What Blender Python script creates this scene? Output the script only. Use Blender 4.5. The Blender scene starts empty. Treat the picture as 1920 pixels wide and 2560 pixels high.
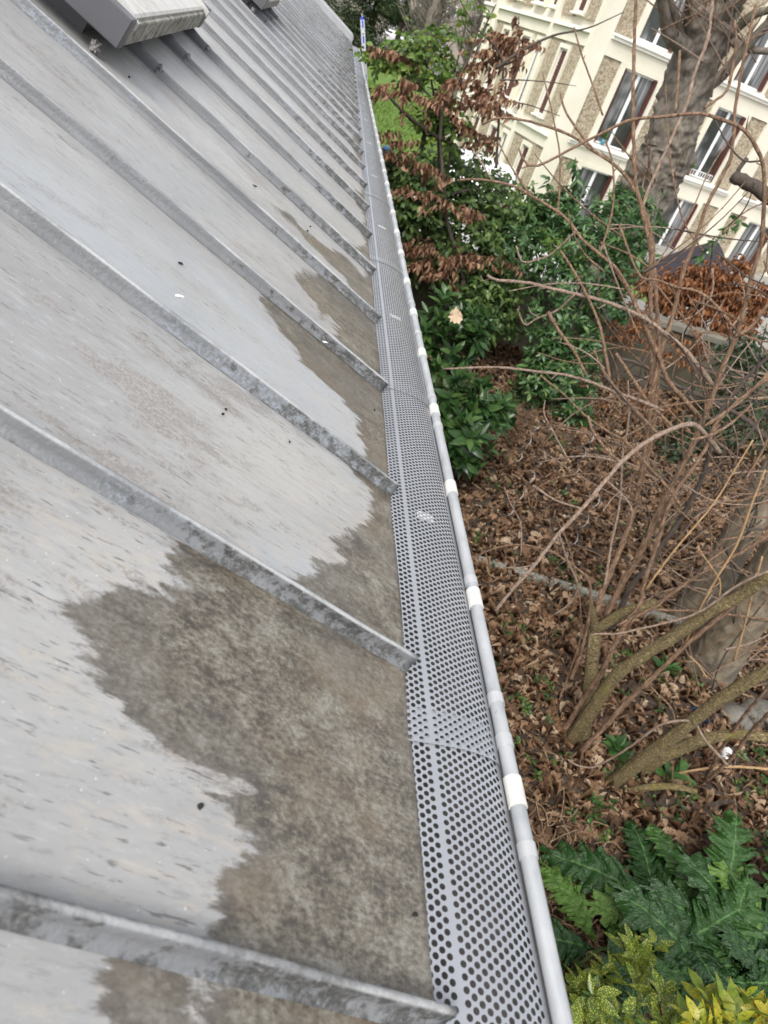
import bpy, math, random
import numpy as np
from mathutils import Matrix, Vector

# ------------------------------------------------------------------ scene, camera, light
scene = bpy.context.scene
COL = scene.collection
RNG = np.random.default_rng(7)
random.seed(7)

CAM = np.array([0.0, 0.0, 3.6])
YAW, PITCH, ROLL, FPX = -0.2682, 0.6147, 0.3734, 1673.8     # focal length in pixels of the 1920 px wide photograph


def cam_rows():
    c, s = math.cos(YAW), math.sin(YAW)
    yw = np.array([[c, 0, s], [0, 1, 0], [-s, 0, c]])
    c, s = math.cos(PITCH), math.sin(PITCH)
    pt = np.array([[1, 0, 0], [0, c, -s], [0, s, c]])
    c, s = math.cos(ROLL), math.sin(ROLL)
    rl = np.array([[c, -s, 0], [s, c, 0], [0, 0, 1]])
    return rl @ pt @ yw @ np.array([[1, 0, 0], [0, 0, -1], [0, 1, 0.0]])


R = cam_rows()
cam_data = bpy.data.cameras.new('camera')
cam_data.sensor_fit = 'HORIZONTAL'
cam_data.sensor_width = 36.0
cam_data.lens = FPX / 1920 * 36.0
cam_data.clip_start = 0.02
cam_data.clip_end = 2000.0
cam_data.dof.use_dof = True
cam_data.dof.focus_distance = 1.45
cam_data.dof.aperture_fstop = 10.0
cam = bpy.data.objects.new('camera', cam_data)
COL.objects.link(cam)
m = Matrix.Identity(4)
for i in range(3):
    m[i][0], m[i][1], m[i][2], m[i][3] = R[0][i], -R[1][i], -R[2][i], CAM[i]
cam.matrix_world = m
scene.camera = cam

SUN_EL, SUN_AZ = math.radians(52), math.radians(215)      # azimuth clockwise from +Y
world = bpy.data.worlds.new('World')
scene.world = world
world.use_nodes = True
wn = world.node_tree.nodes
wl = world.node_tree.links
wn.clear()
sky = wn.new('ShaderNodeTexSky')
sky.sky_type = 'NISHITA'
sky.sun_disc = False
sky.sun_elevation = SUN_EL
sky.sun_rotation = SUN_AZ
sky.air_density = 1.0
sky.dust_density = 3.0
hsv = wn.new('ShaderNodeHueSaturation')
hsv.inputs['Saturation'].default_value = 0.20             # bright overcast: a nearly white sky
bg = wn.new('ShaderNodeBackground')
bg.inputs['Strength'].default_value = 0.15
wo = wn.new('ShaderNodeOutputWorld')
wl.new(sky.outputs[0], hsv.inputs['Color'])
wl.new(hsv.outputs[0], bg.inputs[0])
wl.new(bg.outputs[0], wo.inputs[0])

sun_data = bpy.data.lights.new('sun', 'SUN')
sun_data.energy = 1.1
sun_data.angle = math.radians(24)
sun_data.color = (1.0, 0.95, 0.87)
sun = bpy.data.objects.new('sun', sun_data)
COL.objects.link(sun)
sdir = Vector((math.sin(SUN_AZ) * math.cos(SUN_EL), math.cos(SUN_AZ) * math.cos(SUN_EL), math.sin(SUN_EL)))
sun.rotation_euler = sdir.to_track_quat('Z', 'Y').to_euler()

scene.view_settings.view_transform = 'Standard'
scene.view_settings.look = 'None'
scene.view_settings.exposure = 1.0
scene.view_settings.gamma = 1.0
scene.view_settings.use_curve_mapping = False


# ------------------------------------------------------------------ measuring helpers (a photograph pixel -> a point of the place)
def ray(px, py):
    return R.T @ np.array([(px - 960) / FPX, (py - 1280) / FPX, 1.0])


def on_plane(px, py, n, d):
    r = ray(px, py)
    return CAM + r * ((d - np.dot(n, CAM)) / np.dot(n, r))


def at(px, py, y):
    return on_plane(px, py, np.array([0, 1.0, 0]), y)


def ground(px, py, z=0.0):
    return on_plane(px, py, np.array([0, 0, 1.0]), z)


def pix(P):
    c = (np.asarray(P, float) - CAM) @ R.T
    return c[..., :2] / c[..., 2:3] * FPX + np.array([960, 1280.0]), c[..., 2]


# ------------------------------------------------------------------ object helpers
def link(o, parent=None):
    COL.objects.link(o)
    if parent is not None:
        o.parent = parent
        o.matrix_parent_inverse = WORLD[parent.name].inverted()
    return o


WORLD = {}


def thing(name, loc, label, cat, group=None, kind=None):
    o = bpy.data.objects.new(name, None)
    o.empty_display_size = 0.1
    o.location = loc
    COL.objects.link(o)
    WORLD[o.name] = Matrix.Translation(Vector(loc))
    return tag(o, label, cat, group, kind)


def tag(o, label=None, cat=None, group=None, kind=None):
    if label: o['label'] = label
    if cat: o['category'] = cat
    if group: o['group'] = group
    if kind: o['kind'] = kind
    return o


def make_mesh(name, v, f, smooth=False, attrs=None, mats=(), fmat=None):
    """v (n,3); f either (m,k) array or list of tuples"""
    me = bpy.data.meshes.new(name)
    v = np.asarray(v, np.float32)
    if isinstance(f, np.ndarray) and f.ndim == 2:
        k = f.shape[1]
        me.vertices.add(len(v))
        me.vertices.foreach_set('co', v.ravel())
        me.loops.add(f.size)
        me.loops.foreach_set('vertex_index', f.astype(np.int32).ravel())
        me.polygons.add(len(f))
        me.polygons.foreach_set('loop_start', np.arange(0, f.size, k, dtype=np.int32))
        me.polygons.foreach_set('loop_total', np.full(len(f), k, np.int32))
    else:
        me.from_pydata([tuple(map(float, p)) for p in v], [], [tuple(map(int, q)) for q in f])
    for mt in mats:
        me.materials.append(mt)
    if fmat is not None:
        me.polygons.foreach_set('material_index', np.asarray(fmat, np.int32))
    if attrs:
        for an, (dom, val) in attrs.items():
            a = me.attributes.new(an, 'FLOAT', dom)
            a.data.foreach_set('value', np.asarray(val, np.float32))
    me.update(calc_edges=True)
    if smooth:
        me.polygons.foreach_set('use_smooth', np.ones(len(me.polygons), bool))
    return me


def add_obj(name, me, parent=None, loc=None):
    o = bpy.data.objects.new(name, me)
    link(o, parent)
    if loc is not None:
        if parent is not None:
            o.location = loc
        else:
            o.location = loc
    if parent is not None:
        WORLD[o.name] = Matrix.Identity(4) if loc is None else Matrix.Translation(Vector(loc))
    else:
        WORLD[o.name] = Matrix.Identity(4) if loc is None else Matrix.Translation(Vector(loc))
    return o


class MB:
    """collects polygons; build() links them as ONE mesh object"""

    def __init__(s):
        s.v, s.f, s.n, s.sm = [], [], 0, []

    def add(s, v, f, smooth=False):
        v = np.asarray(v, float)
        s.v.append(v)
        for q in f:
            s.f.append(tuple(int(i) + s.n for i in q))
            s.sm.append(smooth)
        s.n += len(v)
        return s

    def box(s, lo, hi, M=None, bev=0.0):
        lo, hi = np.minimum(lo, hi).astype(float), np.maximum(lo, hi).astype(float)
        if bev <= 0:
            v = np.array([[x, y, z] for z in (lo[2], hi[2]) for y in (lo[1], hi[1]) for x in (lo[0], hi[0])])
            f = [(0, 2, 3, 1), (4, 5, 7, 6), (0, 1, 5, 4), (2, 6, 7, 3), (0, 4, 6, 2), (1, 3, 7, 5)]
        else:
            b = min(bev, *(0.45 * (hi - lo)))
            v, idx = [], {}
            for ix in (0, 1):
                for iy in (0, 1):
                    for iz in (0, 1):
                        c = np.array([(lo, hi)[ix][0], (lo, hi)[iy][1], (lo, hi)[iz][2]])
                        sg = np.array([1 - 2 * ix, 1 - 2 * iy, 1 - 2 * iz])
                        for a in range(3):
                            p = c + sg * b
                            p[a] = c[a]
                            idx[(ix, iy, iz, a)] = len(v)
                            v.append(p)
            f = []
            for a in range(3):
                o1, o2 = [(1, 2), (2, 0), (0, 1)][a]
                for sd in (0, 1):
                    q = []
                    for (p1, p2) in ((0, 0), (1, 0), (1, 1), (0, 1)):
                        k = [0, 0, 0]
                        k[a], k[o1], k[o2] = sd, p1, p2
                        q.append(idx[(*k, a)])
                    f.append(q if sd else q[::-1])
            for a in range(3):
                o1, o2 = [(1, 2), (2, 0), (0, 1)][a]
                for p1 in (0, 1):
                    for p2 in (0, 1):
                        k0 = [0, 0, 0]; k0[o1], k0[o2] = p1, p2
                        k1 = list(k0); k1[a] = 1
                        q = [idx[(*k0, o1)], idx[(*k1, o1)], idx[(*k1, o2)], idx[(*k0, o2)]]
                        f.append(q)
            for ix in (0, 1):
                for iy in (0, 1):
                    for iz in (0, 1):
                        f.append([idx[(ix, iy, iz, a)] for a in range(3)])
            v = np.array(v)
            ctr = (lo + hi) / 2
            ff = []
            for q in f:
                P = v[list(q)]
                nn = np.cross(P[1] - P[0], P[2] - P[0])
                ff.append(q if np.dot(nn, P.mean(0) - ctr) > 0 else q[::-1])
            f = ff
        if M is not None:
            v = np.array([np.array(M @ Vector(p)) for p in v])
        return s.add(v, f)

    def tube(s, pts, rad, seg=8, cap=True, smooth=True):
        v, f = tube_geo(pts, rad, seg, cap)
        return s.add(v, f, smooth)

    def prism(s, poly, axis_o, ex, ey, ez, t0, t1, smooth=False):
        """poly (n,2) in the (ex,ey) plane, extruded along ez from t0 to t1"""
        poly = np.asarray(poly, float)
        n = len(poly)
        ex, ey, ez, o = map(lambda a: np.asarray(a, float), (ex, ey, ez, axis_o))
        base = o + poly[:, :1] * ex + poly[:, 1:2] * ey
        v = np.vstack([base + ez * t0, base + ez * t1])
        f = [tuple(range(n))[::-1], tuple(range(n, 2 * n))]
        for i in range(n):
            j = (i + 1) % n
            f.append((i, j, n + j, n + i))
        s.add(v, f, smooth)
        return s

    def mesh(s, name, mat):
        me = bpy.data.meshes.new(name)
        me.from_pydata(np.vstack(s.v).tolist(), [], s.f)
        if mat is not None:
            for mt in (mat if isinstance(mat, (list, tuple)) else [mat]):
                me.materials.append(mt)
        me.polygons.foreach_set('use_smooth', np.array(s.sm, bool))
        me.update()
        return me

    def build(s, name, mat, parent=None):
        return add_obj(name, s.mesh(name, mat), parent)


def tube_geo(pts, rad, seg=8, cap=True):
    pts = np.asarray(pts, float)
    n = len(pts)
    rad = np.broadcast_to(np.asarray(rad, float), (n,))
    t = np.gradient(pts, axis=0)
    t /= np.linalg.norm(t, axis=1, keepdims=True) + 1e-12
    ref = np.array([0, 0, 1.0]) if abs(t[0][2]) < 0.9 else np.array([1.0, 0, 0])
    a = np.cross(t[0], ref); a /= np.linalg.norm(a)
    rings = []
    ang = np.linspace(0, 2 * np.pi, seg, endpoint=False)
    for i in range(n):
        a = a - t[i] * np.dot(a, t[i]); a /= np.linalg.norm(a) + 1e-12
        b = np.cross(t[i], a)
        rings.append(pts[i] + rad[i] * (np.cos(ang)[:, None] * a + np.sin(ang)[:, None] * b))
    v = np.vstack(rings)
    f = []
    for i in range(n - 1):
        for j in range(seg):
            k = (j + 1) % seg
            f.append((i * seg + j, i * seg + k, (i + 1) * seg + k, (i + 1) * seg + j))
    if cap:
        f.append(tuple(range(seg))[::-1])
        f.append(tuple((n - 1) * seg + j for j in range(seg)))
    return v, f


def spline(P, per=6):
    """Catmull-Rom through the rows of P"""
    P = np.asarray(P, float)
    if len(P) < 3:
        return np.array([P[0] + (P[-1] - P[0]) * t for t in np.linspace(0, 1, per + 1)])
    Q = np.vstack([2 * P[0] - P[1], P, 2 * P[-1] - P[-2]])
    out = []
    for i in range(1, len(Q) - 2):
        p0, p1, p2, p3 = Q[i - 1], Q[i], Q[i + 1], Q[i + 2]
        for t in np.linspace(0, 1, per, endpoint=False):
            out.append(0.5 * (2 * p1 + (p2 - p0) * t + (2 * p0 - 5 * p1 + 4 * p2 - p3) * t * t + (3 * p1 - p0 - 3 * p2 + p3) * t ** 3))
    out.append(P[-1])
    return np.array(out)


# ------------------------------------------------------------------ material helpers
class NT:
    def __init__(s, name):
        s.m = bpy.data.materials.new(name)
        s.m.use_nodes = True
        s.t = s.m.node_tree
        s.t.nodes.clear()
        s.out = s.t.nodes.new('ShaderNodeOutputMaterial')
        s.b = s.t.nodes.new('ShaderNodeBsdfPrincipled')
        s.t.links.new(s.b.outputs[0], s.out.inputs[0])
        s._pos = None

    def n(s, typ, ins=None, **props):
        nd = s.t.nodes.new(typ)
        for k, val in props.items():
            setattr(nd, k, val)
        for k, val in (ins or {}).items():
            s.set(nd.inputs[k], val)
        return nd

    def set(s, sock, val):
        if isinstance(val, bpy.types.NodeSocket):
            s.t.links.new(val, sock)
        elif isinstance(val, (tuple, list)) and len(val) == 3 and sock.type == 'RGBA':
            sock.default_value = (*val, 1)
        else:
            sock.default_value = val

    def P(s, **kw):
        for k, val in kw.items():
            s.set(s.b.inputs[k.replace('_', ' ')], val)
        return s

    def pos(s):
        if s._pos is None:
            s._pos = s.n('ShaderNodeNewGeometry').outputs['Position']
        return s._pos

    def obj(s):
        return s.n('ShaderNodeTexCoord').outputs['Object']

    def noise(s, vec, scale, detail=4, rough=0.55, dist=0.0):
        return s.n('ShaderNodeTexNoise', {'Vector': vec, 'Scale': scale, 'Detail': detail, 'Roughness': rough, 'Distortion': dist}).outputs['Fac']

    def voro(s, vec, scale, feature='F1', out='Distance', rnd=1.0):
        return s.n('ShaderNodeTexVoronoi', {'Vector': vec, 'Scale': scale, 'Randomness': rnd}, feature=feature).outputs[out]

    def ramp(s, fac, stops, interp='LINEAR'):
        nd = s.n('ShaderNodeValToRGB', {'Fac': fac})
        cr = nd.color_ramp
        cr.interpolation = interp
        while len(cr.elements) < len(stops):
            cr.elements.new(0.5)
        for e, (p, c) in zip(cr.elements, stops):
            e.position = p
            e.color = (c, c, c, 1) if not isinstance(c, (tuple, list)) else (*c, 1)
        return nd.outputs['Color']

    def mix(s, fac, a, b, mode='MIX'):
        nd = s.n('ShaderNodeMix', data_type='RGBA', blend_type=mode)
        s.set(nd.inputs[0], fac); s.set(nd.inputs[6], a); s.set(nd.inputs[7], b)
        return nd.outputs[2]

    def math(s, op, a, b=None, clamp=False):
        nd = s.n('ShaderNodeMath', operation=op, use_clamp=clamp)
        s.set(nd.inputs[0], a)
        if b is not None: s.set(nd.inputs[1], b)
        return nd.outputs[0]

    def maprange(s, v, a, b, c=0.0, d=1.0, smooth=True):
        nd = s.n('ShaderNodeMapRange', {'Value': v, 'From Min': a, 'From Max': b, 'To Min': c, 'To Max': d}, clamp=True)
        if smooth: nd.interpolation_type = 'SMOOTHSTEP'
        return nd.outputs['Result']

    def scalev(s, vec, sc):
        return s.n('ShaderNodeVectorMath', {0: vec, 1: sc}, operation='MULTIPLY').outputs[0]

    def attr(s, name):
        return s.n('ShaderNodeAttribute', attribute_name=name).outputs['Fac']

    def orand(s):
        return s.n('ShaderNodeObjectInfo').outputs['Random']

    def bump(s, h, strength=0.3, dist=0.01):
        s.set(s.b.inputs['Normal'], s.n('ShaderNodeBump', {'Height': h, 'Strength': strength, 'Distance': dist}).outputs[0])
        return s


def plain(name, col, rough=0.6, metal=0.0, var=0.12, scale=8.0, bump=0.0):
    """a material with a little uneven wear"""
    k = NT(name)
    nz = k.noise(k.pos(), scale, 5)
    c0 = tuple(max(0, c * (1 - var)) for c in col)
    c1 = tuple(min(1, c * (1 + var)) for c in col)
    k.P(Base_Color=k.ramp(nz, [(0.3, c0), (0.7, c1)]), Roughness=rough, Metallic=metal)
    if bump: k.bump(k.noise(k.pos(), scale * 6, 4), bump, 0.004)
    return k.m
# ------------------------------------------------------------------ the zinc roof
SLOPE = 0.4542
E = CAM + np.array([0.3021, 0.6364, -0.7066])              # tip of the first seam
SD = np.array([-math.cos(SLOPE), 0, math.sin(SLOPE)])      # up the slope
RN = np.array([math.sin(SLOPE), 0, math.cos(SLOPE)])       # off the sheet
SP = 0.43                                                  # seam spacing
E0 = E - 0.026 * RN                                        # sheet plane
K0, K1 = -3, 33
RLEN = 3.6


def RP(u, v, h=0.0):
    u, v, h = np.broadcast_arrays(np.asarray(u, float), np.asarray(v, float), np.asarray(h, float))
    return E0 + u[..., None] * np.array([0, 1.0, 0]) + v[..., None] * SD + h[..., None] * RN


def roof_uv(px, py):
    P = on_plane(px, py, RN, np.dot(RN, E0)) - E0
    return P[1], P @ SD


def roof_coords(k):
    """world position turned so that x runs down the slope"""
    nd = k.n('ShaderNodeVectorRotate', {'Vector': k.pos(), 'Axis': (0, 1, 0), 'Angle': -SLOPE}, rotation_type='AXIS_ANGLE')
    return nd.outputs[0]


def zinc_sheet():
    k = NT('weathered_zinc_sheet')
    rc = roof_coords(k)
    lng = k.scalev(rc, (0.16, 1.0, 1.0))                    # stretched along the slope
    mid = k.scalev(rc, (0.35, 1.0, 1.0))
    big = k.noise(rc, 1.7, 4)
    base = k.ramp(big, [(0.3, (0.275, 0.276, 0.276)), (0.55, (0.335, 0.334, 0.330)), (0.75, (0.385, 0.376, 0.358))])
    cloud = k.noise(mid, 7.0, 6, 0.62)
    base = k.mix(k.maprange(cloud, 0.45, 0.7, 0, 0.5), base, (0.255, 0.249, 0.246))
    # brown worn patches, drawn out along the slope
    pat = k.noise(mid, 9.0, 8, 0.72, 0.4)
    pm = k.maprange(pat, 0.555, 0.63, 0, 0.8)
    grit = k.noise(rc, 190.0, 3, 0.7)
    patch = k.mix(k.maprange(grit, 0.35, 0.62), (0.17, 0.15, 0.135), (0.32, 0.30, 0.28))
    base = k.mix(pm, base, patch)
    # thin dark flecks
    # fine scuffing everywhere
    scf = k.noise(k.scalev(rc, (0.22, 1, 1)), 120.0, 5, 0.75)
    base = k.mix(k.maprange(scf, 0.52, 0.68, 0, 0.55), base, (0.205, 0.200, 0.197))
    base = k.mix(k.maprange(scf, 0.46, 0.34, 0, 0.35), base, (0.45, 0.455, 0.46))
    pat2 = k.noise(k.scalev(rc, (0.3, 1, 1)), 26.0, 7, 0.72, 0.3)
    base = k.mix(k.math('MULTIPLY', k.maprange(pat2, 0.57, 0.64, 0, 0.75), k.maprange(grit, 0.4, 0.6)), base, (0.19, 0.17, 0.155))
    fl = k.noise(k.scalev(rc, (0.17, 1, 1)), 150.0, 4, 0.7, 0.2)
    fl2 = k.noise(k.scalev(rc, (0.13, 1, 1)), 230.0, 3, 0.6, 0.1)
    where = k.noise(mid, 4.0, 4)
    fm = k.math('MULTIPLY', k.math('MAXIMUM', k.maprange(fl, 0.635, 0.70, 0, 0.45), k.maprange(fl2, 0.625, 0.67)), k.maprange(where, 0.38, 0.54))
    base = k.mix(k.math('MULTIPLY', fm, 0.85), base, (0.085, 0.08, 0.08))
    # pale bluish bloom and white specks
    bl = k.noise(mid, 3.1, 3, 0.5)
    base = k.mix(k.maprange(bl, 0.58, 0.72, 0, 0.5), base, (0.35, 0.378, 0.41))
    sp = k.noise(rc, 240.0, 2, 0.5)
    base = k.mix(k.maprange(sp, 0.72, 0.77, 0, 0.7), base, (0.75, 0.75, 0.75))
    # the stained strip above the eaves: distance to its outline, ragged by noise
    st = k.attr('stain')
    rag = k.math('ADD', k.math('MULTIPLY', k.math('SUBTRACT', k.noise(mid, 22.0, 8, 0.75, 0.3), 0.5), 0.13),
                 k.math('MULTIPLY', k.math('SUBTRACT', k.noise(mid, 75.0, 4, 0.6), 0.5), 0.05))
    d = k.math('ADD', st, rag)
    mask = k.maprange(d, -0.006, 0.010)
    ora = k.math('MULTIPLY', k.maprange(st, -0.26, -0.02), k.maprange(k.noise(mid, 60.0, 6, 0.75), 0.50, 0.64))
    base = k.mix(k.math('MULTIPLY', ora, 0.34), base, (0.47, 0.40, 0.31))
    m1 = k.math('ADD', k.math('MULTIPLY', k.noise(k.scalev(rc, (0.7, 1, 1)), 170.0, 6, 0.75), 0.55), k.math('MULTIPLY', k.noise(k.scalev(rc, (0.7, 1, 1)), 32.0, 7, 0.7), 0.45))
    m2 = k.noise(k.scalev(rc, (0.6, 1, 1)), 6.0, 5, 0.65)
    stain = k.ramp(m1, [(0.41, (0.036, 0.028, 0.020)), (0.47, (0.088, 0.073, 0.052)), (0.525, (0.145, 0.128, 0.097)), (0.61, (0.245, 0.235, 0.205))])
    stain = k.mix(k.maprange(m2, 0.50, 0.66, 0, 0.5), stain, (0.15, 0.105, 0.058), 'MIX')
    m3 = k.noise(rc, 3.3, 3)
    stain = k.mix(k.maprange(m3, 0.4, 0.65, 0, 0.4), stain, (0.105, 0.097, 0.088))
    rim = k.math('MULTIPLY', mask, k.maprange(d, 0.03, 0.004))
    stain = k.mix(k.math('MULTIPLY', rim, 0.35), stain, (0.09, 0.08, 0.07))
    col = k.mix(mask, base, stain)
    rough = k.maprange(cloud, 0.3, 0.7, 0.36, 0.50)
    rough = k.n('ShaderNodeMix', {0: mask, 2: rough, 3: 0.46}, data_type='FLOAT').outputs[0]
    k.P(Base_Color=col, Roughness=rough, Metallic=0.0)
    k.b.inputs['Specular IOR Level'].default_value = 0.95
    wav = k.math('ADD', k.math('MULTIPLY', k.noise(mid, 3.5, 2), 1.0), k.math('MULTIPLY', grit, 0.010))
    k.bump(wav, 0.35, 0.03)
    return k.m


def zinc_seam():
    k = NT('weathered_zinc_seam')
    rc = roof_coords(k)
    mid = k.scalev(rc, (0.4, 1, 1))
    n1 = k.noise(mid, 14.0, 6, 0.65)
    base = k.ramp(n1, [(0.3, (0.125, 0.130, 0.137)), (0.5, (0.155, 0.160, 0.168)), (0.7, (0.19, 0.195, 0.204))])
    blu = k.noise(mid, 8.0, 3)
    bs = k.math('MULTIPLY', k.maprange(blu, 0.52, 0.62), k.maprange(k.noise(rc, 130, 4, 0.7), 0.46, 0.60))
    base = k.mix(k.math('MULTIPLY', bs, 0.45), base, (0.27, 0.315, 0.375))
    # lichen crust, thicker towards the eaves
    sx = k.n('ShaderNodeSeparateXYZ', {0: rc}).outputs[0]
    x0 = float(E0[0] * math.cos(SLOPE) - E0[2] * math.sin(SLOPE))
    dv = k.math('SUBTRACT', sx, x0)                         # 0 at the eaves, minus going up
    near = k.maprange(dv, -0.75, -0.05)
    lich = k.noise(rc, 38.0, 6, 0.7)
    patchy = k.noise(rc, 2.6, 3)
    thr = k.math('ADD', k.math('MULTIPLY', near, 0.22), k.math('MULTIPLY', k.math('SUBTRACT', patchy, 0.5), 0.3))
    lm = k.maprange(k.math('ADD', lich, thr), 0.63, 0.75)
    lc = k.ramp(k.noise(rc, 150.0, 4, 0.7), [(0.40, (0.035, 0.035, 0.034)), (0.57, (0.085, 0.085, 0.083)), (0.72, (0.26, 0.26, 0.255))])
    col = k.mix(k.math('MULTIPLY', lm, 0.9), base, lc)
    # highlight along the seam top, painted into the colour
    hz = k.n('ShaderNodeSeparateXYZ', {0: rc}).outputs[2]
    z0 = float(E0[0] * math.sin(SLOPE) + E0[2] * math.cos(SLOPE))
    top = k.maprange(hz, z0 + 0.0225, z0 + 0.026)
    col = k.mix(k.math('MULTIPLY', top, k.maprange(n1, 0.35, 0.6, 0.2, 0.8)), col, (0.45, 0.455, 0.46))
    k.P(Base_Color=col, Roughness=0.5)
    k.bump(k.math('ADD', k.math('MULTIPLY', lich, 0.6), k.noise(rc, 150, 3)), 0.4, 0.004)
    return k.m


M_SHEET, M_SEAM = zinc_sheet(), zinc_seam()
M_ZINC = plain('new_zinc', (0.40, 0.415, 0.43), 0.42, 0.35, 0.10, 14, 0.05)
M_WALLR = plain('house_render', (0.55, 0.52, 0.46), 0.9, 0, 0.1, 5, 0.2)

house = thing('house', (-2.0, 7.0, 0), 'house with a grey standing seam zinc roof stained brown along the eaves', 'house')

wl_ = MB()
wl_.box((-6.2, E[1] + K0 * SP - 0.02, 0.0), (0.02, E[1] + K1 * SP - 0.12, E[2] - 0.16))
wl_.build('wall', M_WALLR, house)
# timber deck under the zinc, and the far slope
d0 = MB()
y0, y1 = E[1] + K0 * SP - 0.02, E[1] + K1 * SP - 0.02
prof = [RP(0, 0.02, -0.012), RP(0, RLEN, -0.012), RP(0, RLEN, -0.06), RP(0, 0.02, -0.06)]
poly = [(p[0], p[2]) for p in prof]
d0.prism(poly, (0, 0, 0), (1, 0, 0), (0, 0, 1), (0, 1, 0), y0, y1)
ridge = RP(0, RLEN, 0)
poly = [(ridge[0], ridge[2]), (ridge[0] - RLEN * math.cos(SLOPE), E0[2]), (ridge[0] - RLEN * math.cos(SLOPE), E0[2] - 0.05), (ridge[0], ridge[2] - 0.05)]
d0.prism(poly, (0, 0, 0), (1, 0, 0), (0, 0, 1), (0, 1, 0), y0, y1)
d0.build('roof_deck', M_ZINC, house)

# ---- stain outlines, photograph pixels of their upper edge; each closes along the eaves
D = 1920 / 1659


def c_dis(pts): return [(x * D, y * D) for x, y in pts]
def c_crop(x0, y0, s, pts): return [(x0 + x * s, y0 + y * s) for x, y in pts]


S4 = 480 / 1659
STAIN = {
    -2: c_crop(0, 1900, 1400 / 1659, [(330, 470), (420, 520), (480, 560), (560, 575), (590, 640), (600, 700), (560, 790), (540, 900)]),
    -1: c_dis([(400, 2010), (445, 2000), (465, 1960), (480, 1910), (515, 1865), (518, 1835), (480, 1780), (475, 1750), (520, 1720), (515, 1702), (450, 1682),
               (380, 1642), (325, 1602), (275, 1562), (255, 1512), (215, 1472), (200, 1422), (185, 1392), (152, 1330), (150, 1305), (180, 1290), (210, 1268),
               (265, 1240), (300, 1262), (350, 1265), (378, 1278), (385, 1262), (372, 1240), (366, 1200), (400, 1176), (440, 1180), (480, 1204)]),
    0: c_crop(480, 900, S4, [(820, 1890), (1000, 1820), (1060, 1790), (1140, 1780), (1240, 1770), (1280, 1720), (1210, 1650), (1290, 1570), (1330, 1530), (1320, 1470),
                             (1420, 1430), (1560, 1390), (1600, 1260), (1530, 1100), (1430, 1000), (1330, 880)]),
    1: c_crop(480, 900, S4, [(1500, 840), (1470, 740), (1450, 640), (1400, 480), (1260, 320), (1130, 200), (1060, 130), (940, 0)]) +
       c_crop(480, 300, S4, [(900, 1985), (850, 1920), (760, 1800), (700, 1700), (620, 1620), (570, 1540), (590, 1480)]),
    2: c_crop(480, 300, S4, [(1210, 1870), (1245, 1780), (1190, 1700), (1110, 1700), (1060, 1580), (960, 1470), (890, 1380), (870, 1310), (960, 1290), (1040, 1330), (1110, 1340)]),
    3: c_crop(480, 300, S4, [(1330, 1380), (1200, 1260), (1130, 1180), (1000, 1060), (900, 940), (780, 830), (720, 760), (860, 800), (950, 930), (1100, 1060),
                             (1200, 1120), (1300, 1150), (1390, 1250), (1470, 1330), (1500, 1345)]),
    4: c_crop(480, 300, S4, [(1400, 1130), (1430, 1110), (1500, 1085), (1470, 1010), (1450, 960)]),
}


def seg_dist(p, poly):
    """signed distance, + inside the closed polygon"""
    a = poly; b = np.roll(poly, -1, axis=0)
    dmin = np.full(len(p), 1e9)
    inside = np.zeros(len(p), bool)
    for q0, q1 in zip(a, b):
        e = q1 - q0
        t = np.clip(((p - q0) @ e) / (e @ e + 1e-12), 0, 1)
        dmin = np.minimum(dmin, np.linalg.norm(p - (q0 + t[:, None] * e), axis=1))
        c = ((q0[1] > p[:, 1]) != (q1[1] > p[:, 1]))
        xi = q0[0] + (p[:, 1] - q0[1]) / ((q1[1] - q0[1]) if abs(q1[1] - q0[1]) > 1e-9 else 1e-9) * e[0]
        inside ^= c & (p[:, 0] < xi)
    return np.where(inside, dmin, -dmin)


vs = np.concatenate([np.linspace(0, 1.3, 131), np.linspace(1.3, RLEN, 24)[1:]])
us = np.linspace(0.004, SP - 0.004, 30)


def pan_mesh(k, seedk):
    U, V = np.meshgrid(us, vs)
    r = np.random.default_rng(100 + seedk)
    ph = r.uniform(0, 6.28, 6)
    H = 0.0012 * np.sin(U * 15 + V * 3.1 + ph[0]) + 0.001 * np.sin(V * 6.3 + ph[1] + 4 * U) + 0.0006 * np.sin(V * 17 + ph[2] - U * 9)
    H *= np.clip(np.minimum(U, SP - U) / 0.05, 0, 1)
    uk = k * SP
    P = RP(U + uk, V, H).reshape(-1, 3)
    pts = np.stack([(U + uk).ravel(), V.ravel()], 1)
    if k in STAIN:
        line = np.array([roof_uv(x, y) for x, y in STAIN[k]])
        a, b = line[0], line[-1]
        poly = np.vstack([[(uk - 0.3, -0.3), (uk - 0.3, a[1])], line, [(uk + SP + 0.3, b[1]), (uk + SP + 0.3, -0.3)]])
        st = seg_dist(pts, poly)
    else:
        h = r.uniform(0.005, 0.05) + 0.03 * np.sin(U.ravel() * 14 + ph[3]) if seedk % 3 else -0.02 + 0 * U.ravel()
        if k < -2: h = h + 0.25
        st = h - V.ravel()
    st = np.clip(st, -0.4, 0.4)
    n, mm = len(us), len(vs)
    i = np.arange(n * mm).reshape(mm, n)
    f = np.stack([i[:-1, :-1], i[:-1, 1:], i[1:, 1:], i[1:, :-1]], -1).reshape(-1, 4)
    # drip edge folded down
    e = P[:n]
    dn = e + np.array([0.002, 0, -0.012])
    nv = len(P)
    P = np.vstack([P, dn])
    j = np.arange(n)
    f = np.vstack([f, np.stack([j[:-1], nv + j[:-1], nv + j[1:], j[1:]], -1)])
    st = np.concatenate([st, st[:n]])
    f = f[:, ::-1]
    return make_mesh('roof_pan', P, f, True, {'stain': ('POINT', st)}, [M_SHEET])


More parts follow.
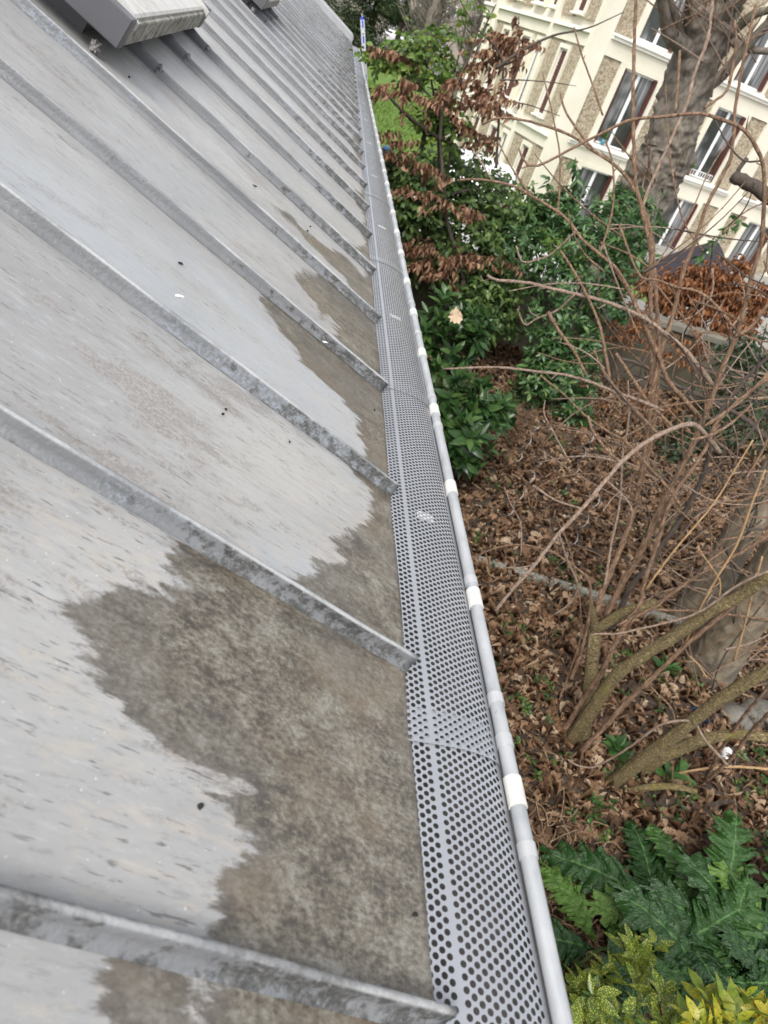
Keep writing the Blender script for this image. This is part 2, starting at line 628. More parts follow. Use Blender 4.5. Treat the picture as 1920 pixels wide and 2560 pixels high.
shared = [pan_mesh(9, 1), pan_mesh(9, 3), pan_mesh(9, 5)]
for k in range(K0, K1):
    if k <= 8:
        add_obj('roof_pan', pan_mesh(k, k + 20), house)
    else:
        add_obj('roof_pan', shared[k % 3], house, (0, (k - 9) * SP, 0))

SEAMP = np.array([(-0.015, 0.0006), (-0.0105, 0.003), (-0.0065, 0.0085), (-0.0052, 0.014), (-0.0048, 0.0225), (-0.0032, 0.0258), (0.0, 0.0268), (0.0032, 0.0258),
                  (0.0046, 0.0225), (0.0048, 0.006), (0.009, 0.0006)])


def seam_mesh(seed, amp=1.0):
    r = np.random.default_rng(seed)
    v = np.concatenate([np.linspace(-0.001, 1.3, 90), np.linspace(1.3, RLEN, 20)[1:]])
    wob = np.zeros_like(v); wh = np.zeros_like(v)
    for fr, a in ((2.2, 0.0030), (5.1, 0.0016), (11, 0.0008), (27, 0.0004)):
        wob += a * amp * np.sin(v * fr + r.uniform(0, 6.28)); wh += 0.35 * a * amp * np.sin(v * fr * 1.3 + r.uniform(0, 6.28))
    wob *= np.clip(v / 0.15, 0.25, 1)
    rows = []
    for vi, w, h in zip(v, wob, wh):
        pu, ph = SEAMP[:, 0], SEAMP[:, 1]
        tilt = ph / 0.027
        rows.append(RP(pu + w * tilt, np.full(len(pu), vi), ph + h * tilt))
    P = np.array(rows).reshape(-1, 3)
    n, mm = len(SEAMP), len(v)
    i = np.arange(n * mm).reshape(mm, n)
    f = np.stack([i[:-1, :-1], i[:-1, 1:], i[1:, 1:], i[1:, :-1]], -1).reshape(-1, 4)[:, ::-1]
    fl = [tuple(q) for q in f] + [tuple(i[0])]
    me = make_mesh('standing_seam', P, fl, True, None, [M_SEAM])
    return me


near_seams = {k: seam_mesh(40 + k, 1.25) for k in range(-3, 7)}
far_seams = [seam_mesh(80 + k) for k in range(3)]
for k in range(K0, K1 + 1):
    me = near_seams.get(k, far_seams[k % 3])
    add_obj('standing_seam', me, house, (0, k * SP, 0))

# ---- verge upstand at the far end
uE = K1 * SP + 0.02
vc = MB()
pr_ = [(-0.02, 0.0), (-0.02, 0.105), (0.0, 0.13), (0.05, 0.14), (0.12, 0.13), (0.14, 0.10), (0.14, -0.05), (0.10, -0.05)]
rows = []
vv = [0.02, 0.025, 0.06, 0.10, 0.15, 0.6, 1.2, RLEN]
sc = [0.45, 0.6, 0.88, 0.98, 1, 1, 1, 1]
for a, s_ in zip(vv, sc):
    rows.append(np.array([RP(uE + p[0], a, p[1] * s_) for p in pr_]))
vcp = np.array(rows).reshape(-1, 3)
n = len(pr_)
fl = []
for i in range(len(vv) - 1):
    for j in range(n):
        q = (j + 1) % n
        fl.append((i * n + j, i * n + q, (i + 1) * n + q, (i + 1) * n + j))
fl.append(tuple(range(n)))
vc.add(vcp, [q[::-1] for q in fl], False)
vc.build('verge_upstand', plain('verge_zinc', (0.33, 0.335, 0.345), 0.5, 0, 0.08, 9, 0.05), house)

# ---- skylights with closed roller shutters
M_DARK = plain('grey_lacquered_aluminium', (0.105, 0.105, 0.115), 0.42, 0.2, 0.06, 10, 0.02)
M_RUB = plain('black_seal', (0.015, 0.015, 0.015), 0.8, 0, 0.1, 20)


def shutter_mat():
    k = NT('weathered_shutter_slat')
    rc = roof_coords(k)
    n = k.noise(k.scalev(rc, (0.3, 1, 1)), 18, 6, 0.65)
    c = k.ramp(n, [(0.3, (0.40, 0.39, 0.36)), (0.55, (0.52, 0.51, 0.49)), (0.75, (0.60, 0.60, 0.59))])
    g = k.noise(rc, 45, 5, 0.7)
    c = k.mix(k.maprange(g, 0.56, 0.68, 0, 0.5), c, (0.22, 0.20, 0.12))
    k.P(Base_Color=c, Roughness=0.5)
    k.bump(g, 0.2, 0.003)
    return k.m


def dirty_end_mat():
    k = NT('mossy_shutter_end_rail')
    n = k.noise(k.pos(), 26, 7, 0.7)
    k.P(Base_Color=k.ramp(n, [(0.34, (0.06, 0.06, 0.04)), (0.46, (0.22, 0.21, 0.175)), (0.62, (0.42, 0.41, 0.385))]), Roughness=0.75)
    return k.m


M_SLAT, M_END = shutter_mat(), dirty_end_mat()


def foil_mat():
    k = NT('crumpled_lead_foil')
    k.P(Base_Color=k.ramp(k.noise(k.pos(), 160, 5, 0.7), [(0.35, (0.12, 0.11, 0.11)), (0.6, (0.55, 0.53, 0.52))]), Roughness=0.3, Metallic=0.7)
    k.bump(k.noise(k.pos(), 220, 4), 1.0, 0.01)
    return k.m


M_FOIL = foil_mat()


def skylight(u0, u1, v0, v1, strap_ks):
    def bx(mb, a, b, bev=0.0):
        q = MB().box(a, b, None, bev)
        V = np.vstack(q.v)
        mb.add(RP(V[:, 0], V[:, 1], V[:, 2] + np.where(V[:, 2] > 0, 0.026, 0)), q.f)
    fr = MB()
    bx(fr, (u0 + 0.11, v0 + 0.10, -0.004), (u1 - 0.11, v1 - 0.03, 0.03))          # upstand on the roof
    bx(fr, (u0, v0, 0.028), (u0 + 0.045, v1, 0.106), 0.003)                       # side rails
    bx(fr, (u1 - 0.045, v0, 0.028), (u1, v1, 0.106), 0.003)
    bx(fr, (u0 + 0.02, v1 - 0.18, 0.03), (u1 - 0.02, v1, 0.16), 0.02)             # shutter box
    sk = fr.build('skylight', M_DARK, house)
    en = MB(); bx(en, (u0 + 0.046, v0 + 0.002, 0.03), (u1 - 0.046, v0 + 0.022, 0.088), 0.003); en.build('end_rail', M_END, sk)
    for (a, b) in ((u0 + 0.046, u0 + 0.064), (u1 - 0.064, u1 - 0.046)):           # bowed guides above the rails
        g = MB()
        vv_ = np.linspace(v0 - 0.004, v1 - 0.2, 14)
        hh = 0.100 + 0.030 * np.clip((vv_ - v0) / 0.16, 0, 1) ** 0.6
        pts = np.concatenate([np.stack([vv_, hh], 1), [[v1 - 0.2, 0.08], [v0 - 0.004, 0.08]]])
        V = np.vstack([np.column_stack([np.full(len(pts), a), pts]), np.column_stack([np.full(len(pts), b), pts])])
        nn = len(pts)
        F = [tuple(range(nn)), tuple(range(nn, 2 * nn))[::-1]] + [(i, i + nn, (i + 1) % nn + nn, (i + 1) % nn) for i in range(nn)]
        g.add(RP(V[:, 0], V[:, 1], V[:, 2] + 0.026), F)
        g.build('guide_rail', M_SLAT, sk)
    a = v0 + 0.012
    i = 0
    while a < v1 - 0.2:
        b = min(a + 0.125, v1 - 0.19)
        s_ = MB()
        top = 0.098 + 0.010 * min(i, 1)
        prf = np.array([(a + 0.004, top - 0.016), (a + 0.004, top - 0.004), (a + 0.012, top), (b - 0.022, top + 0.004), (b - 0.016, top - 0.008), (b - 0.003, top - 0.008), (b - 0.003, top - 0.016)])
        V = np.vstack([np.column_stack([np.full(7, u0 + 0.064), prf]), np.column_stack([np.full(7, u1 - 0.064), prf])])
        F = [tuple(range(7)), tuple(range(7, 14))[::-1]] + [(q, q + 7, (q + 1) % 7 + 7, (q + 1) % 7) for q in range(7)]
        s_.add(RP(V[:, 0], V[:, 1], V[:, 2] + 0.026), F)
        s_.build('shutter_slat', M_SLAT, sk)
        a = b + 0.001
        i += 1
    for kx in strap_ks:
        uk = kx * SP
        t = MB()
        vv_ = np.linspace(v0 + 0.085, v0 - 0.055, 12)
        hh = 0.0285 + 0.020 * np.clip((vv_ - v0 + 0.035) / 0.10, 0, 1) ** 1.6
        rows_ = []
        for q, h_ in zip(vv_, hh):
            rows_.append(RP(np.array([-0.010, -0.009, -0.006, 0.0, 0.008, 0.010]) + uk, np.full(6, q), np.array([0.001, h_ - 0.005, h_, h_ + 0.001, h_, 0.001])))
        Pm = np.array(rows_).reshape(-1, 3)
        F = [(r_ * 6 + j, r_ * 6 + j + 1, (r_ + 1) * 6 + j + 1, (r_ + 1) * 6 + j) for r_ in range(11) for j in range(5)] + [tuple(range(66, 72))]
        t.add(Pm, F, True)
        t.build('flashing_strap', M_DARK, sk)
        lump(RP(uk + 0.002, v0 - 0.060, 0.020), (0.008, 0.011, 0.010), M_FOIL, 'crumpled_lead', sk, 30 + kx)
    lump(RP(u0 + 0.03, v0 + 0.045, 0.016), (0.013, 0.015, 0.014), M_FOIL, 'crumpled_lead', sk, 3)
    return sk


def lump(c, r, mat, name, parent, seed):
    rg = np.random.default_rng(seed)
    V, F = [], []
    nu, nv = 10, 7
    for j in range(nv):
        th = math.pi * j / (nv - 1)
        for i in range(nu):
            p = 2 * math.pi * i / nu
            s_ = 1 + rg.uniform(-0.4, 0.4)
            V.append(np.array(c) + s_ * np.array([r[0] * math.sin(th) * math.cos(p), r[1] * math.sin(th) * math.sin(p), r[2] * math.cos(th)]))
    for j in range(nv - 1):
        for i in range(nu):
            F.append((j * nu + i, (j + 1) * nu + i, (j + 1) * nu + (i + 1) % nu, j * nu + (i + 1) % nu))
    q = MB().add(V, F, False)
    return q.build(name, mat, parent)


skylight(1.385, 2.572, 0.915, 2.15, (4, 5, 6))
skylight(5.02, 6.20, 0.925, 2.15, (12, 13, 14))

# ---- specks lying on the zinc
M_CRUMB = plain('black_moss_crumb', (0.02, 0.02, 0.018), 0.95, 0, 0.3, 60)
M_CHIP = plain('white_paint_chip', (0.72, 0.72, 0.70), 0.6, 0, 0.1, 30)
spots = [(450, 660, .009, .004), (322, 194, .005, .004), (563, 1025, .004, .003), (556, 1037, .004, .003), (497, 2018, .005, .005), (636, 466, .012, .003), (546, 327, .008, .0025),
         (768, 578, .006, .003), (722, 1106, .003, .003), (935, 1027, .004, .004), (1035, 2288, .006, .004), (775, 567, .005, .003)]
for i, (px, py, a, b) in enumerate(spots):
    u, v = roof_uv(px, py)
    o = lump(RP(u, v, 0.002), (a * 0.6, b * 0.6, 0.002), M_CRUMB, 'moss_crumb', None, i)
    tag(o, None, 'moss crumb', 'black moss crumbs on the zinc roof')
    o['label'] = ['black moss crumb on the zinc, longest one in the open bay', 'small black moss crumb on the zinc just below the skylight',
                  'upper of two tiny moss crumbs side by side on the zinc', 'lower of two tiny moss crumbs side by side on the zinc',
                  'black moss crumb on pale zinc beside the large brown stain', 'thin dark sliver of moss on the pale zinc mid roof',
                  'faint dark moss sliver on the pale zinc far up the roof', 'dark moss crumb in the bay of the narrow stain',
                  'tiny moss crumb at the foot of the third seam', 'moss crumb on brown zinc close to the eaves',
                  'moss crumb on the brown stain nearest the camera', 'dark moss crumb above the narrow brown stain'][i]
for i, (px, py, a, b, l) in enumerate([(806, 856, .010, .003, 'white paint chip lying below a dark seam near the eaves'), (428, 768, .008, .004, 'white paint chip curled on the top of a seam')]):
    u, v = roof_uv(px, py)
    o = lump(RP(u, v, 0.003 if i == 0 else 0.026), (a, b, 0.002), M_CHIP, 'paint_chip', None, 50 + i)
    tag(o, l, 'paint chip')

# ------------------------------------------------------------------ rain gutter and its perforated guard
GX, GZ, GY = E[0], E[2], E[1]
gut = thing('rain_gutter', (GX + 0.06, GY + 7, GZ - 0.1), 'long zinc rain gutter with a round front bead under a perforated metal cover', 'gutter')


def zinc_bead():
    k = NT('gutter_zinc')
    n = k.noise(k.scalev(k.pos(), (3, 1, 3)), 12, 6, 0.65)
    c = k.ramp(n, [(0.3, (0.30, 0.315, 0.33)), (0.5, (0.40, 0.415, 0.43)), (0.7, (0.47, 0.48, 0.49))])
    s_ = k.noise(k.pos(), 60, 4, 0.7)
    c = k.mix(k.maprange(s_, 0.64, 0.72, 0, 0.6), c, (0.16, 0.16, 0.16))
    k.P(Base_Color=c, Roughness=0.42, Metallic=0.25)
    return k.m


M_BEAD = zinc_bead()
YG0, YG1 = GY - 1.3, GY + K1 * SP + 0.12
tr = MB()
cx, cz, rr = GX + 0.052, GZ - 0.048, 0.080
ang = np.linspace(math.radians(178), math.radians(363), 20)
inner = [(cx + rr * math.cos(a), cz + rr * math.sin(a)) for a in ang]
outer = [(cx + (rr + 0.0012) * math.cos(a), cz + (rr + 0.0012) * math.sin(a)) for a in ang]
pl = inner + outer[::-1]
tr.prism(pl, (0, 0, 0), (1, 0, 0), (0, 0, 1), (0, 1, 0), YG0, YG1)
tr.build('trough', plain('dark_gutter_zinc', (0.10, 0.095, 0.09), 0.8, 0, 0.3, 20), gut)  # whole trough in a dark mottled zinc tone
BX, BZ, BR = GX + 0.1385, GZ - 0.050, 0.0108


def bead_off(y):
    return 0.0012 * np.sin(y * 1.7) + 0.001 * np.sin(y * 0.6 + 1), 0.0015 * np.sin(y * 0.9 + 2) + 0.001 * np.sin(y * 2.3)


ys = np.linspace(YG0, YG1, 90)
ox, oz = bead_off(ys)
MB().tube(np.stack([BX + ox, ys, BZ + oz], 1), BR, 20).build('bead', M_BEAD, gut)
cap = MB()
cap.prism(outer, (0, 0, 0), (1, 0, 0), (0, 0, 1), (0, 1, 0), YG1 + 0.001, YG1 + 0.003)
cap.build('end_cap', M_BEAD, gut)
M_WCLIP = plain('white_plastic_clip', (0.60, 0.59, 0.55), 0.5, 0, 0.12, 40)
M_SCLIP = plain('bright_zinc_strap', (0.47, 0.48, 0.49), 0.35, 0.3, 0.08, 25)


def sleeve(y, ln, r, mat, name):
    a0, a1 = math.radians(-75), math.radians(215)
    an = np.linspace(a0, a1, 18)
    o_x, o_z = bead_off(y)
    sec = [((r) * math.cos(a), (r) * math.sin(a)) for a in an] + [((BR + 0.0002) * math.cos(a), (BR + 0.0002) * math.sin(a)) for a in an[::-1]]
    q = MB()
    q.prism(sec, (BX + o_x, y, BZ + o_z), (1, 0, 0), (0, 0, 1), (0, 1, 0), -ln / 2, ln / 2, False)
    o = q.build(name, mat, gut)
    return o


whites = [-0.50, -0.167, 0.196, 0.53, 0.872]
silvers = [-0.245, -0.09, -0.018, 0.24, 0.497, 0.794, 0.942, 1.19]
y = 1.215
while y < 14.1:
    whites.append(y); y += 0.33 + 0.04 * random.uniform(-1, 1)
y = 1.36
while y < 14.1:
    silvers.append(y); y += random.choice([0.12, 0.22, 0.26, 0.34])
for y in whites: sleeve(GY + y, 0.042, 0.0128, M_WCLIP, 'plastic_clip')
for y in silvers:
    if min(abs(y - w) for w in whites) > 0.034: sleeve(GY + y, 0.019, 0.0124, M_SCLIP, 'metal_strap')


def guard_mat():
    k = NT('perforated_grey_aluminium')
    n = k.noise(k.scalev(k.pos(), (1, 0.5, 1)), 10, 5, 0.6)
    c = k.ramp(n, [(0.3, (0.33, 0.343, 0.37)), (0.7, (0.385, 0.40, 0.43))])
    k.P(Base_Color=c, Roughness=0.34, Metallic=0.45)
    return k.m


M_GUARD = guard_mat()
# cross-section of the guard by arc length
gx = np.array([-0.034, -0.012, 0.010, 0.035, 0.060, 0.080, 0.097, 0.110, 0.119, 0.1260, 0.1300])
gz = np.array([-0.024, -0.0235, -0.0235, -0.0240, -0.0262, -0.0298, -0.0345, -0.0400, -0.0455, -0.0515, -0.056])
fine = spline(np.stack([gx, gz], 1), 12)
arc = np.concatenate([[0], np.cumsum(np.linalg.norm(np.diff(fine, axis=0), axis=1))])
tgt = np.gradient(fine, axis=0); tgt /= np.linalg.norm(tgt, axis=1, keepdims=True)


def gpos(s_, t, off=0.0):
    x = np.interp(s_, arc, fine[:, 0]); z = np.interp(s_, arc, fine[:, 1])
    nx = -np.interp(s_, arc, tgt[:, 1]); nz = np.interp(s_, arc, tgt[:, 0])
    return np.stack([GX + x + nx * off, GY + t, GZ + z + nz * off], -1)


s_at = lambda x: float(np.interp(x, fine[:, 0], arc))
PIT, CW, HR, PLEN = 0.0115, 0.0079, 0.0035, 1.065
c0s = s_at(0.0102)
cols = [c0s - CW * i for i in (0, 1, 2, 3)]
c1s = s_at(0.0245)
while c1s < s_at(0.119):
    cols.append(c1s); c1s += CW
cols.sort()
nrow = int(PLEN / PIT)
th = np.linspace(0, 2 * math.pi, 16, endpoint=False) + math.pi / 16
circ = np.stack([np.cos(th), np.sin(th)], 1) * HR
sqd = np.stack([np.cos(th), np.sin(th)], 1)
sqd = sqd / np.max(np.abs(sqd) / np.array([1, 1]), axis=1, keepdims=True)
sqd = sqd * np.array([CW / 2, PIT / 2])
# snap the nearest rim points to the cell corners
for cs in ((1, 1), (1, -1), (-1, 1), (-1, -1)):
    tgt_c = np.array(cs) * np.array([CW / 2, PIT / 2])
    sqd[np.argmin(np.linalg.norm(sqd - tgt_c, axis=1))] = tgt_c
V, F = [], []
nb = 0
for ci, c in enumerate(cols):
    for r_ in range(nrow):
        tc = (r_ + 0.5 + 0.5 * (ci % 2)) * PIT
        hole = circ + [c, tc]; rim = sqd + [c, tc]
        V.append(np.vstack([gpos(rim[:, 0], rim[:, 1]), gpos(hole[:, 0], hole[:, 1])]))
        for j in range(16):
            q = (j + 1) % 16
            F.append((nb + j, nb + q, nb + 16 + q, nb + 16 + j))
        nb += 32


def strip(s0, s1, t0, t1, ns=1):
    global nb
    ss = np.linspace(s0, s1, ns + 1)
    for a, b in zip(ss[:-1], ss[1:]):
        V.append(gpos(np.array([a, b, b, a]), np.array([t0, t0, t1, t1])))
        F.append((nb, nb + 1, nb + 2, nb + 3)); nb += 4


TL = (nrow + 0.5) * PIT
for ci, c in enumerate(cols):                                # staggered ends filled
    if ci % 2: strip(c - CW / 2, c + CW / 2, 0, PIT / 2)
    else: strip(c - CW / 2, c + CW / 2, nrow * PIT, TL)
strip(cols[3] + CW / 2, cols[4] - CW / 2, 0, TL)
strip(0, cols[0] - CW / 2, 0, TL)
strip(cols[-1] + CW / 2, arc[-1], 0, TL, 4)
GM = make_mesh('guard_panel', np.vstack(V), np.array(F)[:, ::-1], False, None, [M_GUARD])
for i in range(-2, 14):
    o = add_obj('guard_panel', GM, gut, (0, 0, 0))
    # each sheet rides over the far one at its end
    yy = -0.127 + i * 1.008
    o.location = (0.0004 * math.sin(i * 2.1), yy, 0.0013)
    tl = Matrix.Translation((0, GY, GZ)) @ Matrix.Rotation(-0.0022, 4, 'X') @ Matrix.Translation((0, -GY, -GZ))
    o.matrix_parent_inverse = WORLD[gut.name].inverted() @ Matrix.Translation((0, 0, 0))
    mb = Matrix.Translation(o.location) @ tl
    o.matrix_basis = mb
M_TAG = plain('white_sticker', (0.80, 0.80, 0.79), 0.5, 0, 0.03, 20)
for i in range(-1, 14):
    yy = 0.384 + 1.012 * i
    q = MB()
    sa, sb = s_at(0.042), s_at(0.078)
    ss = np.linspace(sa, sb, 5)
    A = gpos(ss, np.full(5, yy - 0.012), -0.0032); B_ = gpos(ss, np.full(5, yy + 0.012), -0.0032)
    A2 = gpos(ss, np.full(5, yy - 0.012), -0.0042); B2 = gpos(ss, np.full(5, yy + 0.012), -0.0042)
    q.add(np.vstack([A, B_, A2, B2]), [(j, j + 1, 5 + j + 1, 5 + j) for j in range(4)] + [(10 + j, 15 + j, 15 + j + 1, 10 + j + 1) for j in range(4)] +
          [(0, 5, 15, 10), (4, 14, 19, 9), (0, 10, 11, 1), (1, 11, 12, 2), (2, 12, 13, 3), (3, 13, 14, 4), (5, 6, 16, 15), (6, 7, 17, 16), (7, 8, 18, 17), (8, 9, 19, 18)])
    q.build('white_sticker', M_TAG, gut)
# ------------------------------------------------------------------ ground
def vnoise(x, y, seed=0):
    """cheap smooth value noise"""
    x = np.asarray(x, float); y = np.asarray(y, float)
    xi = np.floor(x).astype(int); yi = np.floor(y).astype(int)
    fx = x - xi; fy = y - yi
    fx = fx * fx * (3 - 2 * fx); fy = fy * fy * (3 - 2 * fy)

    def h(a, b):
        n = np.sin(a * 127.1 + b * 311.7 + seed * 74.7) * 43758.5453
        return n - np.floor(n)
    return (h(xi, yi) * (1 - fx) + h(xi + 1, yi) * fx) * (1 - fy) + (h(xi, yi + 1) * (1 - fx) + h(xi + 1, yi + 1) * fx) * fy


def soil_h(x, y):
    return 0.012 + 0.05 * (vnoise(x * 1.1, y * 1.1, 3) - 0.5) + 0.03 * (vnoise(x * 3.7, y * 3.7, 5) - 0.5) + 0.018 * (vnoise(x * 11, y * 11, 6) - 0.5)


def soil_mat():
    k = NT('damp_leafy_soil')
    n = k.noise(k.pos(), 9, 8, 0.7)
    c = k.ramp(n, [(0.3, (0.022, 0.016, 0.012)), (0.5, (0.055, 0.040, 0.029)), (0.7, (0.11, 0.082, 0.058))])
    g = k.noise(k.pos(), 1.3, 4)
    gm = k.math('MULTIPLY', k.maprange(g, 0.56, 0.66), k.maprange(k.noise(k.pos(), 30, 4, 0.7), 0.5, 0.6))
    c = k.mix(k.math('MULTIPLY', gm, 0.7), c, (0.035, 0.06, 0.016))
    k.P(Base_Color=c, Roughness=0.9)
    k.bump(k.noise(k.pos(), 40, 6, 0.7), 0.8, 0.02)
    return k.m


gmat = NT('far_ground_earth')
gmat.P(Base_Color=gmat.ramp(gmat.noise(gmat.pos(), 0.4, 6), [(0.3, (0.05, 0.045, 0.03)), (0.7, (0.10, 0.09, 0.06))]), Roughness=0.95)
g0 = make_mesh('ground', [(-600, -600, -0.06), (600, -600, -0.06), (600, 900, -0.06), (-600, 900, -0.06)], [(0, 1, 2, 3)], False, None, [gmat.m])
gob = add_obj('ground', g0); tag(gob, 'bare earth ground reaching to the horizon', None, None, 'structure')
nx, ny = 230, 260
gxs = np.linspace(-0.2, 11.2, nx); gys = np.linspace(-2.5, 9.94, ny)
X, Y = np.meshgrid(gxs, gys)
i = np.arange(nx * ny).reshape(ny, nx)
sf = np.stack([i[:-1, :-1], i[:-1, 1:], i[1:, 1:], i[1:, :-1]], -1).reshape(-1, 4)
soil = add_obj('garden_soil', make_mesh('garden_soil', np.stack([X, Y, soil_h(X, Y)], -1).reshape(-1, 3), sf, True, None, [soil_mat()]))
tag(soil, 'dark garden soil scattered with brown fallen leaves below the gutter', None, None, 'structure')


def lawn_mat():
    k = NT('mown_grass')
    n = k.noise(k.pos(), 1.2, 6, 0.65)
    c = k.ramp(n, [(0.3, (0.075, 0.135, 0.022)), (0.55, (0.12, 0.20, 0.03)), (0.75, (0.17, 0.25, 0.05))])
    k.P(Base_Color=c, Roughness=0.8)
    k.bump(k.noise(k.pos(), 40, 4, 0.7), 0.8, 0.03)
    return k.m


M_LAWN = lawn_mat()
nx, ny = 60, 120
X, Y = np.meshgrid(np.linspace(-8, 9, nx), np.linspace(14.8, 68, ny))
i = np.arange(nx * ny).reshape(ny, nx)
lf = np.stack([i[:-1, :-1], i[:-1, 1:], i[1:, 1:], i[1:, :-1]], -1).reshape(-1, 4)
lawn = add_obj('lawn', make_mesh('lawn', np.stack([X, Y, 0.0 + 0.1 * (vnoise(X * .3, Y * .3) - .5)], -1).reshape(-1, 3), lf, True, None, [M_LAWN]))
tag(lawn, 'bright green lawn beyond the end of the roof', None, None, 'structure')
# blades where the lawn shows nearest
nb_ = 26000
bx_ = RNG.uniform(-1.0, 8.0, nb_); by_ = 16 + 30 * RNG.random(nb_) ** 1.5
bh = RNG.uniform(0.05, 0.13, nb_); ba = RNG.uniform(0, 6.28, nb_)
wv = 0.012 + 0.0006 * by_
dx, dy = np.cos(ba) * wv, np.sin(ba) * wv
lean = RNG.normal(0, 0.04, (nb_, 2))
z0_ = 0.0 + 0.1 * (vnoise(bx_ * .3, by_ * .3) - .5)
BV = np.stack([np.stack([bx_ - dx, by_ - dy, z0_], 1), np.stack([bx_ + dx, by_ + dy, z0_], 1), np.stack([bx_ + lean[:, 0], by_ + lean[:, 1], z0_ + bh], 1)], 1).reshape(-1, 3)
go = add_obj('grass', make_mesh('grass', BV, np.arange(nb_ * 3).reshape(-1, 3), False, None, [M_LAWN]))
tag(go, 'short green grass blades growing on the lawn', None, None, 'stuff')


def paving_mat():
    k = NT('grey_paving')
    n = k.noise(k.pos(), 3, 6, 0.65)
    c = k.ramp(n, [(0.3, (0.20, 0.19, 0.17)), (0.7, (0.32, 0.31, 0.285))])
    k.P(Base_Color=c, Roughness=0.85)
    k.bump(k.noise(k.pos(), 60, 4), 0.3, 0.01)
    return k.m


M_PAVE = paving_mat()
pv = add_obj('patio', make_mesh('patio', [(4.2, 10.26, -0.05), (30, 10.26, -0.05), (30, 34, -0.05), (4.2, 34, -0.05)], [(0, 1, 2, 3)], False, None, [M_PAVE]))
tag(pv, 'grey paved patio between the garden wall and the cream building', None, None, 'structure')
sl = MB()
for ix in range(22):
    for iy in range(9):
        a = 4.25 + ix * 0.6; b = 10.30 + iy * 0.6
        o = add_obj('paving_slab', bpy.data.meshes.get('paving_slab') or MB().box((0, 0, 0), (0.585, 0.585, 0.05), None, 0.006).mesh('paving_slab', M_PAVE), pv, (a, b, -0.046 + random.uniform(0, 0.004)))

# ------------------------------------------------------------------ garden wall, edging strip
def concrete_wall():
    k = NT('stained_concrete')
    n = k.noise(k.pos(), 2.2, 7, 0.65)
    c = k.ramp(n, [(0.3, (0.07, 0.060, 0.040)), (0.55, (0.125, 0.108, 0.074)), (0.75, (0.175, 0.155, 0.11))])
    s_ = k.noise(k.scalev(k.pos(), (5, 5, 0.6)), 1.5, 5, 0.6)
    c = k.mix(k.maprange(s_, 0.5, 0.68, 0, 0.55), c, (0.085, 0.085, 0.055))
    k.P(Base_Color=c, Roughness=0.9)
    k.bump(k.noise(k.pos(), 30, 6, 0.7), 0.5, 0.01)
    return k.m


M_CONC = concrete_wall()
gw = thing('garden_wall', (5.5, 10.1, 0), 'low stained concrete garden wall behind the bare shrub', 'wall')
x = 0.35
while x < 13:
    b = MB().box((x, 9.98, -0.1), (x + 1.19, 10.16, 1.02), None, 0.008); b.build('wall_panel', M_CONC, gw)
    b = MB().box((x - 0.002, 9.93, 1.022), (x + 1.192, 10.22, 1.13), None, 0.012); b.build('coping_stone', plain('pale_coping', (0.16, 0.15, 0.12), 0.9, 0, 0.2, 6, 0.3) if x < 0.4 else bpy.data.materials['pale_coping'], gw)
    x += 1.2


def aggregate():
    k = NT('exposed_pebble_concrete')
    v = k.n('ShaderNodeTexVoronoi', {'Vector': k.pos(), 'Scale': 70.0})
    c = k.ramp(k.n('ShaderNodeSeparateColor', {0: v.outputs['Color']}).outputs[0], [(0.1, (0.09, 0.085, 0.07)), (0.5, (0.20, 0.19, 0.16)), (0.9, (0.38, 0.36, 0.32))])
    c = k.mix(k.maprange(v.outputs['Distance'], 0.35, 0.6), c, (0.16, 0.15, 0.12))
    d = k.noise(k.pos(), 5, 5)
    c = k.mix(k.maprange(d, 0.55, 0.7, 0, 0.6), c, (0.10, 0.085, 0.065))
    k.P(Base_Color=c, Roughness=0.85)
    k.bump(k.math('SUBTRACT', 1.0, v.outputs['Distance']), 0.7, 0.006)
    return k.m


ed = thing('edging_strip', (3.2, 4.4, 0), 'pebbled concrete edging strip half buried in fallen leaves', 'edging')
P0, P1 = ground(1195, 1393, 0.08), ground(1720, 1556, 0.08)
M_AGG = aggregate()
for i in range(3):
    a = P0 + (P1 - P0) * (i / 3 + 0.004); b = P0 + (P1 - P0) * ((i + 1) / 3 - 0.004)
    d = (b - a) / np.linalg.norm(b - a); nrm = np.array([-d[1], d[0], 0])
    q = MB()
    L = np.linalg.norm(b - a)
    mm = Matrix(((d[0], nrm[0], 0, a[0]), (d[1], nrm[1], 0, a[1]), (0, 0, 1, 0), (0, 0, 0, 1)))
    q.box((0, -0.04, -0.15), (L, 0.04, 0.080 + 0.008 * (i % 2)), mm, 0.008)
    q.build('edging_stone', M_AGG, ed)

# ------------------------------------------------------------------ cream apartment building
AZ = 0.2289
AX = np.array([math.cos(AZ), math.sin(AZ), 0]); AY = np.array([-math.sin(AZ), math.cos(AZ), 0])
C0 = AX * 12.1 + AY * 21.0
BM = Matrix(((AX[0], AY[0], 0, C0[0]), (AX[1], AY[1], 0, C0[1]), (0, 0, 1, 0), (0, 0, 0, 1)))
apt = thing('apartment_building', tuple(C0), 'cream apartment building with pebble dash panels and red brown shutters', 'building')


def cream_mat():
    k = NT('cream_render')
    n = k.noise(k.pos(), 1.5, 5, 0.6)
    c = k.ramp(n, [(0.3, (0.65, 0.61, 0.50)), (0.7, (0.73, 0.69, 0.585))])
    k.P(Base_Color=c, Roughness=0.85)
    return k.m


